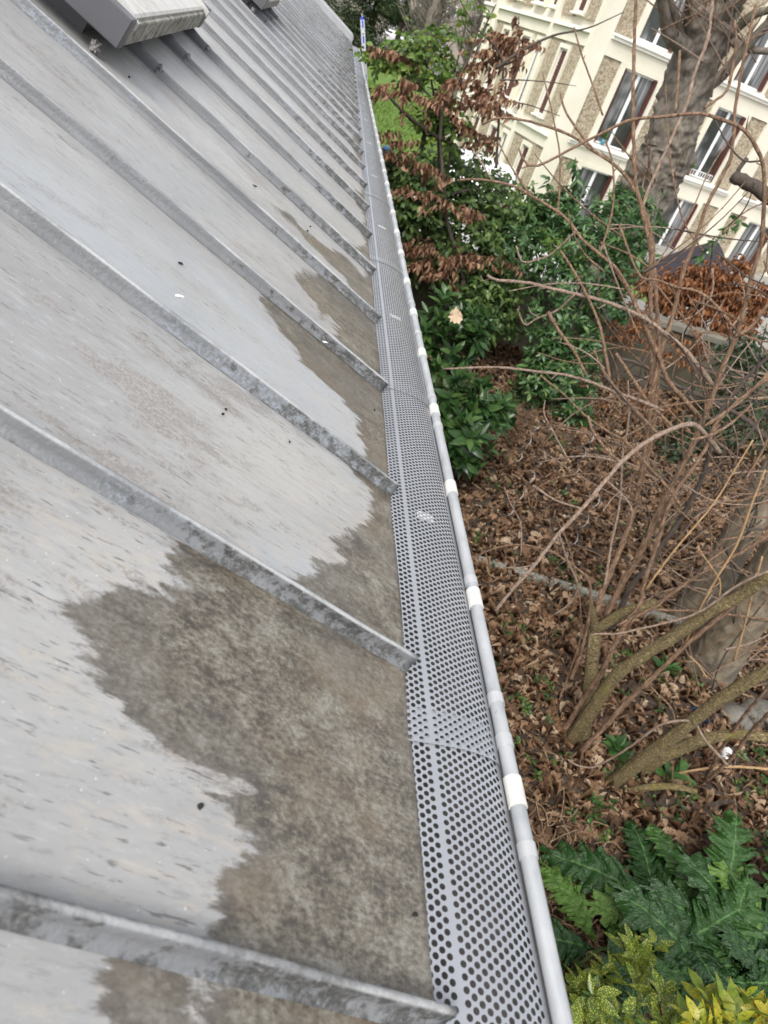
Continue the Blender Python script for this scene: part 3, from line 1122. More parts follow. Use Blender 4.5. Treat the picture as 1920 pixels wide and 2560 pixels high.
def pebble_mat():
    k = NT('pebble_dash')
    v = k.n('ShaderNodeTexVoronoi', {'Vector': k.pos(), 'Scale': 24.0})
    c = k.ramp(k.n('ShaderNodeSeparateColor', {0: v.outputs['Color']}).outputs[0], [(0.0, (0.20, 0.155, 0.10)), (0.5, (0.36, 0.30, 0.215)), (1.0, (0.48, 0.42, 0.32))])
    k.P(Base_Color=c, Roughness=0.9)
    k.bump(k.math('SUBTRACT', 1.0, v.outputs['Distance']), 0.8, 0.02)
    return k.m


def glass_mat():
    k = NT('window_glass_with_curtain')
    w = k.noise(k.scalev(k.obj(), (9, 9, 0.25)), 1.4, 3, 0.5)
    c = k.ramp(w, [(0.35, (0.055, 0.058, 0.06)), (0.5, (0.16, 0.165, 0.17)), (0.65, (0.30, 0.305, 0.31))])
    lo = k.noise(k.pos(), 0.8, 2)
    c = k.mix(k.maprange(lo, 0.45, 0.6), c, (0.035, 0.04, 0.035))
    k.P(Base_Color=c, Roughness=0.08)
    k.b.inputs['Specular IOR Level'].default_value = 0.6
    return k.m


M_CREAM, M_PEB, M_GLASS = cream_mat(), pebble_mat(), glass_mat()
M_LEDGE = plain('pale_ledge', (0.76, 0.74, 0.68), 0.8, 0, 0.06, 3)
M_PVC = plain('white_window_frame', (0.78, 0.78, 0.78), 0.4, 0, 0.03, 5)
M_SHUT = plain('red_brown_shutter', (0.085, 0.028, 0.022), 0.5, 0, 0.2, 6)


def ab(name, lo, hi, mat, parent=None, bev=0.0):
    return MB().box(lo, hi, BM, bev).build(name, mat, parent if parent is not None else apt)


SILLS = [-0.48, 2.28, 5.04, 7.80]
ab('wall', (0.14, 0.14, -0.5), (34, 8.4, 11.2), M_CREAM)
ab('parapet', (-0.12, -0.12, 11.202), (34.2, 8.6, 11.5), M_LEDGE)


def window(x0, x1, zs, face, narrow=False, closed=False, idx=0):
    """face 'R': on local y=0, x along; face 'L': on local x=0, y along"""
    H = 2.03 if face == 'R' else 1.82
    z0 = zs if face == 'R' else zs + 0.12
    z1 = z0 + H

    def bb(mb, a, b, d0, d1, za, zb):
        if face == 'R': mb.box((a, d0, za), (b, d1, zb), BM)
        else: mb.box((d0, a, za), (d1, b, zb), BM)
        return mb
    w = MB()
    e = 0.05
    bb(w, x0, x0 + e, 0.085, 0.135, z0, z1); bb(w, x1 - e, x1, 0.085, 0.135, z0, z1)
    bb(w, x0 + e, x1 - e, 0.085, 0.135, z0, z0 + e); bb(w, x0 + e, x1 - e, 0.085, 0.135, z1 - e, z1)
    xm = (x0 + x1) / 2
    if not narrow: bb(w, xm - 0.055, xm + 0.055, 0.08, 0.13, z0 + e, z1 - e)
    win = w.build('window', M_PVC, apt)
    if narrow: bb(MB(), x0 + e, x1 - e, 0.10, 0.12, z0 + e, z1 - e).build('pane', M_GLASS if not closed else M_SHUT, win)
    else:
        bb(MB(), x0 + e, xm - 0.055, 0.10, 0.12, z0 + e, z1 - e).build('pane', M_GLASS, win)
        bb(MB(), xm + 0.055, x1 - e, 0.10, 0.12, z0 + e, z1 - e).build('pane', M_GLASS, win)
    # surround and sill
    s_ = MB()
    fw = 0.20 if not narrow else 0.10
    bb(s_, x0 - fw, x0 - 0.001, -0.015, 0.14, z0 - 0.02, z1 + 0.12); bb(s_, x1 + 0.001, x1 + fw, -0.015, 0.14, z0 - 0.02, z1 + 0.12)
    bb(s_, x0 - 0.0005, x1 + 0.0005, -0.014, 0.14, z1 + 0.001, z1 + 0.119)
    s_.build('surround', M_CREAM, win)
    bb(MB(), x0 - fw * 0.9, x1 + fw * 0.9, -0.11, 0.10, z0 - 0.075, z0 - 0.021).build('sill', M_LEDGE, win)
    if not narrow:
        sh = MB()
        bb(sh, x1 - 0.075, x1 - 0.035, -0.10, 0.075, z0 + 0.02, z1 - 0.02)
        if idx % 2: bb(sh, x0 + 0.03, x0 + 0.06, -0.02, 0.075, z0 + 0.02, z1 - 0.02)
        sh.build('shutter', M_SHUT, win)
    elif closed:
        sh = MB()
        for q in range(18):
            bb(sh, x0 + e, x1 - e, 0.07, 0.088, z0 + 0.06 + q * 0.095, z0 + 0.06 + q * 0.095 + 0.085)
        sh.build('shutter', M_SHUT, win)
    return win


bays = [(1.43, 2.68), (5.27, 6.48), (9.06, 10.30), (12.8, 14.05), (16.6, 17.8)]
panR = [(0.57, 1.22), (2.90, 3.55), (4.25, 5.05), (6.70, 7.42), (8.04, 8.84), (10.52, 11.2), (11.85, 12.58), (14.27, 15.0), (15.6, 16.38)]
pilR = [(-0.02, 0.56), (3.56, 4.24), (7.43, 8.03), (11.21, 11.84), (15.01, 15.59)]
for a, b in pilR:
    ab('pilaster', (a, -0.03 if a > 0 else -0.02, -0.5), (b, 0.138 if a > 0 else 0.235, 11.2), M_CREAM)
n_ = 0
for s_i, zs in enumerate(SILLS):
    for a, b in panR:
        ab('pebble_panel', (a, 0.045, zs - 0.05), (b, 0.139, zs + 2.10), M_PEB)
    ab('band', (0.57, 0.0, zs - 0.64), (22, 0.1385, zs - 0.235), M_CREAM)
    for (a, b) in [(0.57, 3.55), (4.25, 7.42), (8.04, 11.2), (11.85, 15.0)]:
        ab('ledge', (a - 0.01, -0.13, zs - 0.15), (b + 0.01, 0.137, zs - 0.076), M_LEDGE, None, 0.01)
        ab('ledge', (a, -0.075, zs - 0.23), (b, 0.137, zs - 0.152), M_LEDGE)
    for bi, (a, b) in enumerate(bays):
        w_ = window(a, b, zs, 'R', idx=bi + s_i); n_ += 1
        if bi == 1 and s_i == 1:                       # low white lattice guard
            r_ = MB()
            for q in range(11):
                xx = a + 0.08 + q * 0.105
                r_.box((xx, -0.06, zs), (xx + 0.02, -0.045, zs + 0.20), BM)
            r_.box((a + 0.05, -0.062, zs + 0.19), (b - 0.05, -0.043, zs + 0.215), BM)
            r_.box((a + 0.05, -0.062, zs + 0.03), (b - 0.05, -0.043, zs + 0.05), BM)
            r_.build('guard_rail', M_PVC, w_)
panL = [(0.24, 1.0), (1.74, 2.5), (4.75, 5.45), (6.2, 6.9)]
pilL = [(2.55, 2.78), (7.0, 7.4)]
for a, b in pilL: ab('pilaster', (-0.03, a, -0.5), (0.138, b, 11.2), M_CREAM)
for s_i, zs in enumerate(SILLS):
    for a, b in panL: ab('pebble_panel', (0.045, a, zs), (0.139, b, zs + 2.07), M_PEB)
    ab('band', (0.0, 0.24, zs - 0.62), (0.1385, 8.39, zs - 0.31), M_CREAM)
    for (a, b) in [(0.245, 2.54), (2.79, 6.99), (7.41, 8.39)]: ab('ledge', (-0.10, a, zs - 0.30), (0.137, b, zs - 0.20), M_LEDGE)
    for j, (a, b) in enumerate([(1.12, 1.62), (2.92, 3.32), (3.82, 4.42), (5.55, 6.1), (7.6, 8.1)]):
        window(a, b, zs, 'L', narrow=True, closed=(j in (0, 2, 3) or (s_i + j) % 3 == 0))
# pots on the sills
M_TERRA = plain('terracotta', (0.30, 0.10, 0.05), 0.8, 0, 0.15, 20)
# ------------------------------------------------------------------ far block, cars, background
far = thing('distant_building', (6, 130, 0), 'far beige building half hidden behind bare trees', 'building')
M_FARW = plain('distant_beige_wall', (0.30, 0.265, 0.225), 0.9, 0, 0.12, 0.4)
MB().box((1, 130, 0), (80, 142, 18)).build('wall', M_FARW, far)
for ix in range(12):
    for iz in range(4):
        wx = 3 + ix * 4.2; wz = 1.2 + iz * 3.6
        w_ = MB().box((wx, 129.9, wz), (wx + 1.5, 129.99, wz + 1.9)).build('window', M_PVC, far)
        MB().box((wx + 0.1, 129.86, wz + 0.1), (wx + 1.4, 129.895, wz + 1.8)).build('pane', M_GLASS, w_)
MB().box((0.6, 129.6, 18.002), (80.4, 142.4, 18.5)).build('roof', M_ZINC, far)

M_WHITE = plain('white_car_paint', (0.80, 0.80, 0.80), 0.25, 0, 0.02, 3)
M_TYRE = plain('tyre_rubber', (0.02, 0.02, 0.02), 0.85, 0, 0.2, 30)
M_CGL = plain('car_glass', (0.03, 0.035, 0.04), 0.05, 0, 0.1, 3)
M_RED = plain('tail_lamp_red', (0.35, 0.02, 0.02), 0.3, 0, 0.1, 9)
M_HUB = plain('wheel_trim', (0.45, 0.45, 0.46), 0.35, 0.6, 0.1, 9)


def car(loc, rz, label, van=False):
    t = thing('parked_car' if not van else 'parked_van', loc, label, 'car' if not van else 'van', 'white vehicles parked beyond the garden')
    T = Matrix.Translation(Vector(loc)) @ Matrix.Rotation(rz, 4, 'Z')
    hw = 0.88
    if van: side = [(-2.3, 0.35), (-2.3, 1.9), (-2.2, 2.0), (0.9, 2.0), (1.6, 1.25), (2.25, 1.05), (2.35, 0.7), (2.35, 0.35)]
    else: side = [(-2.05, 0.35), (-2.1, 0.75), (-2.0, 0.95), (-1.75, 1.02), (-1.25, 1.42), (-0.2, 1.48), (0.35, 1.40), (1.05, 0.98), (1.85, 0.85), (2.05, 0.65), (2.05, 0.35)]
    V, F = [], []
    n = len(side)
    for yy, ins in ((-hw, 0.0), (-hw + 0.12, 0.0), (hw - 0.12, 0), (hw, 0)):
        for (x, z) in side:
            k_ = 0.0
            if abs(yy) == hw: k_ = 0.06
            cz_ = 0.7
            zz = z - k_ * max(0, (z - cz_)) * 1.2
            yv = yy * (1 - 0.16 * max(0, (z - 0.95)) / 0.5) if not van else yy
            V.append(T @ Vector((x * (1 - 0.02 * (abs(yy) == hw)), yv, zz)))
    V = np.array([tuple(v) for v in V])
    for r_ in range(3):
        for i in range(n):
            j = (i + 1) % n
            F.append((r_ * n + i, r_ * n + j, (r_ + 1) * n + j, (r_ + 1) * n + i))
    F += [tuple(range(n))[::-1], tuple(range(3 * n, 4 * n))]
    MB().add(V, F).build('body', M_WHITE, t)
    g = MB()
    if van: g.box((1.0, -0.7, 1.3), (1.5, 0.7, 1.85), T); g.box((0.1, -0.892, 1.2), (0.95, 0.892, 1.75), T)
    else: g.box((-1.1, -0.80, 1.04), (0.62, 0.80, 1.33), T); g.box((-1.66, -0.62, 1.06), (-1.2, 0.62, 1.33), T); g.box((0.3, -0.62, 1.02), (0.92, 0.62, 1.30), T)
    g.build('window', M_CGL, t)
    for sx in (-1.3, 1.35):
        for sy in (-1, 1):
            c = T @ Vector((sx, sy * (hw - 0.11), 0.31)); c2 = T @ Vector((sx, sy * (hw + 0.02), 0.31)); c3 = T @ Vector((sx, sy * (hw + 0.03), 0.31))
            w_ = MB().tube([tuple(c), tuple(c2)], 0.31, 18).build('wheel', M_TYRE, t)
            MB().tube([tuple(c2 + (c2 - c) * 0.01), tuple(c3)], 0.19, 14).build('rim', M_HUB, w_)
    for sy in (-1, 1):
        MB().box((-2.14, sy * 0.55, 0.72), (-2.03, sy * 0.84, 0.92), T).build('tail_lamp', M_RED, t)
        MB().box((1.93, sy * 0.5, 0.62), (2.09, sy * 0.82, 0.76), T).build('headlight', M_CGL, t)
    return t


car((7.6, 104, 0), 0.5, 'white car parked at the far edge of the lawn beside the dark conifer')
car((10.8, 112, 0), 0.3, 'white car farther off behind the bare trees')
car((3.0, 13.3, 0), 0.1, 'white car glimpsed through the dark leaves behind the wall')
car((4.3, 18.6, 0), 1.35, 'white car seen through leaves below the building corner')

rd = add_obj('road', make_mesh('road', [(-20, 70, -0.05), (60, 70, -0.05), (60, 128, -0.05), (-20, 128, -0.05)], [(0, 1, 2, 3)], False, None, [plain('grey_road', (0.13, 0.12, 0.11), 0.9, 0, 0.15, 0.6)]))
tag(rd, 'grey road beyond the lawn where the white cars stand', None, None, 'structure')
# ------------------------------------------------------------------ leaves
def leaf_mat(name, stops, rough=0.45, trans=0.25, spec=0.5, speck=None, mid=None, pucker=0.0):
    k = NT(name)
    r = k.math('FRACT', k.math('ADD', k.attr('rnd'), k.orand()))
    c = k.ramp(r, stops)
    if speck is not None:
        n = k.noise(k.obj(), speck[1], 3, 0.6) if len(speck) < 4 else k.noise(k.pos(), speck[1], 3, 0.6)
        c = k.mix(k.maprange(n, speck[2], speck[2] + 0.06), c, speck[0])
    if mid is not None:
        c = k.mix(k.maprange(k.attr('rib'), 0.35, 0.9), c, mid)
    nz = k.noise(k.pos(), 30, 3)
    c = k.mix(k.maprange(nz, 0.4, 0.7, 0, 0.3), c, (0.02, 0.02, 0.01), 'MIX')
    k.P(Base_Color=c, Roughness=rough)
    k.b.inputs['Specular IOR Level'].default_value = spec
    if pucker: k.bump(k.noise(k.scalev(k.obj(), (1, 1, 0)), 34, 3, 0.6), pucker, 0.02)
    tr_ = k.n('ShaderNodeBsdfTranslucent', {'Color': c})
    mx = k.n('ShaderNodeMixShader', {0: trans, 1: k.b.outputs[0], 2: tr_.outputs[0]})
    k.t.links.new(mx.outputs[0], k.out.inputs[0])
    return k.m


def leaf_template(wr=0.36, bend=0.25, fold=0.18, rows=(0, 0.18, 0.42, 0.70, 1.0), peak=0.42, curl=0.0):
    """unit leaf along +x, width in y, up +z"""
    t = np.array(rows)
    w = wr * 0.5 * np.where(t < peak, np.sin(0.5 * np.pi * t / peak) ** 0.8, np.cos(0.5 * np.pi * (t - peak) / (1 - peak)) ** 0.9)
    w[0] = 0.02; w[-1] = 0.0
    z = -bend * t ** 2
    V = [(a, 0, b) for a, b in zip(t, z)]
    n = len(t)
    for sgn in (1, -1):
        for i in range(1, n - 1):
            V.append((t[i], sgn * w[i] * (1 - curl * 0.3), z[i] + fold * w[i] * 2 + curl * w[i]))
    L = lambda i: n + i - 1
    Rr = lambda i: n + (n - 2) + i - 1
    F = [(0, 1, L(1)), (0, Rr(1), 1)]
    for i in range(1, n - 2):
        F += [(i, i + 1, L(i + 1)), (i, L(i + 1), L(i)), (i, Rr(i + 1), i + 1), (i, Rr(i), Rr(i + 1))]
    F += [(n - 2, n - 1, L(n - 2)), (n - 2, Rr(n - 2), n - 1)]
    return np.array(V), np.array(F)


def basis(d, up, roll=None):
    d = d / (np.linalg.norm(d, axis=1, keepdims=True) + 1e-9)
    s_ = np.cross(up, d); s_ /= np.linalg.norm(s_, axis=1, keepdims=True) + 1e-9
    n = np.cross(d, s_)
    if roll is not None:
        c, sn = np.cos(roll)[:, None], np.sin(roll)[:, None]
        s_, n = s_ * c + n * sn, n * c - s_ * sn
    return d, s_, n


def leaves_out(root, mat, templates, P, d, s_, n, L, singles=250, bias=None, nm='leaf', stuff='foliage', rng=None):
    """the leaves that show largest become objects of their own, the rest one joined part"""
    rng = rng or RNG
    px, dep = pix(P + d * L[:, None] * 0.5)
    inside = (px[:, 0] > -30) & (px[:, 0] < 1950) & (px[:, 1] > -30) & (px[:, 1] < 2590) & (dep > 0)
    score = L * FPX / np.maximum(dep, 0.1) * (0.5 + 0.5 * np.abs(n @ (CAM / np.linalg.norm(CAM))))
    if bias is not None: score = score * bias
    score = np.where(inside, score, -1)
    order = np.argsort(-score)
    m_ = min(singles, len(P))
    ti = rng.integers(0, len(templates), len(P))
    meshes = []
    if m_:
        for tv, tf in templates:
            meshes.append(make_mesh(nm, tv, tf, True, None, [mat]))
        for i in order[:m_]:
            o = bpy.data.objects.new(nm, meshes[ti[i]])
            COL.objects.link(o)
            o.parent = root
            o.matrix_parent_inverse = WORLD[root.name].inverted()
            M = Matrix.Identity(4)
            for r_ in range(3):
                M[r_][0], M[r_][1], M[r_][2], M[r_][3] = d[i][r_] * L[i], s_[i][r_] * L[i], n[i][r_] * L[i], P[i][r_]
            o.matrix_basis = M
    rest = order[m_:]
    if len(rest):
        V, F, rn = [], [], []
        base = 0
        for k_, (tv, tf) in enumerate(templates):
            ids = rest[ti[rest] == k_]
            if not len(ids): continue
            W = P[ids][:, None, :] + L[ids][:, None, None] * (tv[None, :, :1] * d[ids][:, None, :] + tv[None, :, 1:2] * s_[ids][:, None, :] + tv[None, :, 2:3] * n[ids][:, None, :])
            V.append(W.reshape(-1, 3))
            F.append((tf[None] + (np.arange(len(ids)) * len(tv))[:, None, None] + base).reshape(-1, tf.shape[1]))
            rn.append(np.repeat(rng.random(len(ids)), len(tf)))
            base += len(ids) * len(tv)
        o = add_obj(stuff, make_mesh(stuff, np.vstack(V), np.vstack(F), True, {'rnd': ('FACE', np.concatenate(rn))}, [mat]), root)
        o['kind'] = 'stuff'


def blob(px, py, y, rpx, sq=0.8):
    c = at(px, py, y)
    dep = ((c - CAM) @ R.T)[2]
    r = rpx * dep / FPX
    return c, np.array([r, r * sq, r])


def clusters(blobs, per, rng, shell=0.55, wts=None):
    """cluster centres spread through the blobs, more of them near the surface; returns centre, outward direction"""
    C, O = [], []
    for bi, (c, r) in enumerate(blobs):
        m_ = int(per * (wts[bi] if wts else 1))
        u = rng.normal(size=(m_, 3)); u /= np.linalg.norm(u, axis=1, keepdims=True)
        q = (shell + (1 - shell) * rng.random(m_)) ** 0.8
        wob = 1 + 0.35 * (rng.random(m_) - 0.5)
        C.append(c + u * r * (q * wob)[:, None]); O.append(u)
    return np.vstack(C), np.vstack(O)


def rosettes(C, O, nper, L0, L1, rng, spread=0.9, up=0.5, droop=0.0, gap=0.02):
    """whorled shoots: leaves round an outward and upward axis"""
    ax = O * (1 - up) + np.array([0, 0, up]); ax += rng.normal(0, 0.2, ax.shape)
    ax /= np.linalg.norm(ax, axis=1, keepdims=True)
    t1 = np.cross(ax, rng.normal(size=ax.shape)); t1 /= np.linalg.norm(t1, axis=1, keepdims=True)
    t2 = np.cross(ax, t1)
    P, Dd, U, Ln = [], [], [], []
    for j in range(nper):
        a = 2.4 * j + rng.uniform(-0.3, 0.3, len(C))
        rad = t1 * np.cos(a)[:, None] + t2 * np.sin(a)[:, None]
        el = spread * (0.55 + 0.6 * (1 - j / nper)) + rng.normal(0, 0.12, len(C))
        dd = ax * np.cos(el)[:, None] + rad * np.sin(el)[:, None]
        dd[:, 2] -= droop
        P.append(C + ax * (gap * j * 0.5) + rad * 0.006); Dd.append(dd); U.append(ax)
        Ln.append(rng.uniform(L0, L1, len(C)) * (1 - 0.35 * (j / nper)))
    P, Dd, U, Ln = np.vstack(P), np.vstack(Dd), np.vstack(U), np.concatenate(Ln)
    d, s_, n = basis(Dd, U, rng.normal(0, 0.25, len(P)))
    return P, d, s_, n, Ln


def sprays(C, O, nper, L0, L1, rng, step=0.05, hang=0.6, flat=True):
    """leaves strung alternately along short twigs"""
    tw = O + rng.normal(0, 0.5, O.shape); tw[:, 2] *= 0.4; tw[:, 2] -= 0.15
    tw /= np.linalg.norm(tw, axis=1, keepdims=True)
    sd_ = np.cross(tw, np.array([0, 0, 1.0])); sd_ /= np.linalg.norm(sd_, axis=1, keepdims=True) + 1e-9
    P, Dd, U, Ln = [], [], [], []
    for j in range(nper):
        sg = 1 if j % 2 else -1
        dd = tw * 0.5 + sd_ * sg * rng.uniform(0.4, 1.0, len(C))[:, None] + rng.normal(0, 0.2, O.shape)
        dd[:, 2] -= hang * rng.uniform(0.5, 1.4, len(C))
        P.append(C + tw * (step * j)); Dd.append(dd)
        U.append(np.array([0, 0, 1.0]) + rng.normal(0, 0.5, O.shape))
        Ln.append(rng.uniform(L0, L1, len(C)))
    P, Dd, U, Ln = np.vstack(P), np.vstack(Dd), np.vstack(U), np.concatenate(Ln)
    d, s_, n = basis(Dd, U, rng.normal(0, 0.4, len(P)))
    return P, d, s_, n, Ln


def bark_mat(name, stops, sc=(1, 1, 0.25), f=14, bump=0.8, rough=0.85, patch=None):
    k = NT(name)
    v = k.scalev(k.pos(), sc)
    n = k.noise(v, f, 8, 0.68, 0.6)
    c = k.ramp(n, stops)
    if patch:
        q = k.noise(k.pos(), patch[1], 4, 0.6)
        c = k.mix(k.maprange(q, patch[2], patch[2] + 0.12, 0, patch[3]), c, patch[0])
    k.P(Base_Color=c, Roughness=rough)
    k.bump(n, bump, 0.02)
    return k.m


M_TWIG = bark_mat('brown_twig_bark', [(0.34, (0.085, 0.048, 0.028)), (0.5, (0.215, 0.130, 0.080)), (0.66, (0.38, 0.255, 0.165))], (1, 1, 0.22), 75, 1.0)
M_PALE = bark_mat('pale_grey_twig_bark', [(0.34, (0.15, 0.10, 0.072)), (0.5, (0.28, 0.20, 0.15)), (0.66, (0.43, 0.33, 0.26))], (1, 1, 0.3), 75, 0.9)
M_STRAW = bark_mat('yellow_brown_twig_bark', [(0.3, (0.22, 0.13, 0.055)), (0.7, (0.45, 0.30, 0.16))], (1, 1, 0.4), 40, 0.4)
M_DTWIG = bark_mat('dark_twig_bark', [(0.3, (0.03, 0.022, 0.018)), (0.7, (0.09, 0.07, 0.055))], (1, 1, 0.4), 30, 0.5)
M_MOSSY = bark_mat('mossy_furrowed_bark', [(0.36, (0.045, 0.032, 0.014)), (0.5, (0.165, 0.125, 0.056)), (0.66, (0.36, 0.285, 0.145))], (0.55, 1.6, 1.6), 60, 1.0, 0.9, ((0.22, 0.19, 0.03), 11, 0.56, 0.5))


def trunk_geo(path, radii, seg=36, rough=0.06, seed=0, per=8, lump_=0.0, furrow=0.0):
    pts = spline(path, per)
    rr_ = np.interp(np.linspace(0, 1, len(pts)), np.linspace(0, 1, len(radii)), radii)
    v, f = tube_geo(pts, rr_, seg)
    c = np.repeat(pts, seg, axis=0)
    dv = v - c
    a = np.tile(np.arange(seg), len(pts)); b = np.repeat(np.arange(len(pts)), seg)
    nz = vnoise(a * 0.9 + seed, b * 0.35, seed) - 0.5 + 0.6 * (vnoise(a * 2.1, b * 1.1 + seed, seed + 2) - 0.5)
    # keep the seam closed
    w = np.minimum(a, seg - a) / 4.0
    nz *= np.clip(w, 0.0, 1)
    if lump_: nz = nz + lump_ / max(rough, 1e-6) * np.clip(vnoise(a * 0.35 + 9 * seed, b * 0.28, seed + 7) - 0.55, 0, 1) * np.clip(w, 0, 1)
    if furrow: nz = nz + furrow * (np.abs(vnoise(a * 0.83 + seed, b * 0.22, seed + 4) - 0.5) * 2 - 0.5) / rough * np.clip(w, 0, 1)
    v = c + dv * (1 + rough * 2.2 * nz)[:, None]
    return v, f


# ------------------------------------------------------------------ the bare elder in front: traced stems
def cr(x0, y0, s, *pts): return [(x0 + x * s, y0 + y * s) for x, y in pts]


A2 = (880, 0, 0.6269); A3 = (880, 600, 0.6269); A4 = (1000, 1200, 0.5546); A5 = (1300, 1100, 0.3737); A6 = (1400, 1500, 0.3134); AB = (1540, 560, 0.4251)


def stem_pts(pp, y0, y1, pw=1.0):
    pp = np.array(pp, float)
    L = np.concatenate([[0], np.cumsum(np.linalg.norm(np.diff(pp, axis=0), axis=1))]); L /= L[-1]
    return np.array([at(x, y, y0 + (y1 - y0) * t ** pw) for (x, y), t in zip(pp, L)])


def add_stem(root, pp, y0, y1, w0, w1, mat, name='stem', nodes=True, buds=True, seed=0, per=5):
    """w0, w1: widths in photograph pixels at the two ends"""
    P = stem_pts(pp, y0, y1)
    pts = spline(P, per)
    dep = ((pts - CAM) @ R.T)[:, 2]
    t = np.linspace(0, 1, len(pts))
    rad = 0.5 * (w0 + (w1 - w0) * t) * dep / FPX
    rg = np.random.default_rng(seed + 11)
    # resample finely enough to show the joints
    L = np.concatenate([[0], np.cumsum(np.linalg.norm(np.diff(pts, axis=0), axis=1))])
    m_ = int(max(8, min(90, L[-1] / 0.028)))
    ls = np.linspace(0, L[-1], m_)
    pts = np.stack([np.interp(ls, L, pts[:, i]) for i in range(3)], 1)
    rad = np.interp(ls, L, rad)
    pts = pts + np.stack([rg.normal(0, 1, m_) for _ in range(3)], 1) * (rad * 0.10)[:, None]
    if nodes:
        ph = rg.uniform(0, 1)
        stp = 0.14 + 0.1 * rg.random()
        q = (ls / stp + ph) % 1.0
        rad = rad * (1 + 0.22 * np.exp(-((q - 0.5) / 0.10) ** 2))
    mb = MB().tube(pts, rad, 8)
    if buds:
        nodes_at = [l for l in np.arange(0.1, L[-1], 0.17)]
        for l in nodes_at:
            if rg.random() < 0.40: continue
            i = int(np.searchsorted(ls, l)); i = min(max(i, 1), m_ - 2)
            dr = pts[i + 1] - pts[i - 1]; dr /= np.linalg.norm(dr)
            sd_ = np.cross(dr, rg.normal(size=3)); sd_ /= np.linalg.norm(sd_)
            ln = rg.choice([0.012, 0.018, 0.05, 0.10], p=[0.4, 0.3, 0.18, 0.12])
            e1 = pts[i] + (sd_ * 0.75 + dr * 0.65) * ln * 0.6
            e2 = e1 + (sd_ * 0.3 + dr * 0.5 + np.array([0, 0, 0.6])) * ln * 0.6
            r0 = min(rad[i] * 0.6, 0.0045 if ln < 0.03 else 0.0032)
            mb.tube([pts[i], e1, e2], [r0, r0 * 1.1, r0 * 0.35], 5)
    return mb.build(name, mat, root)


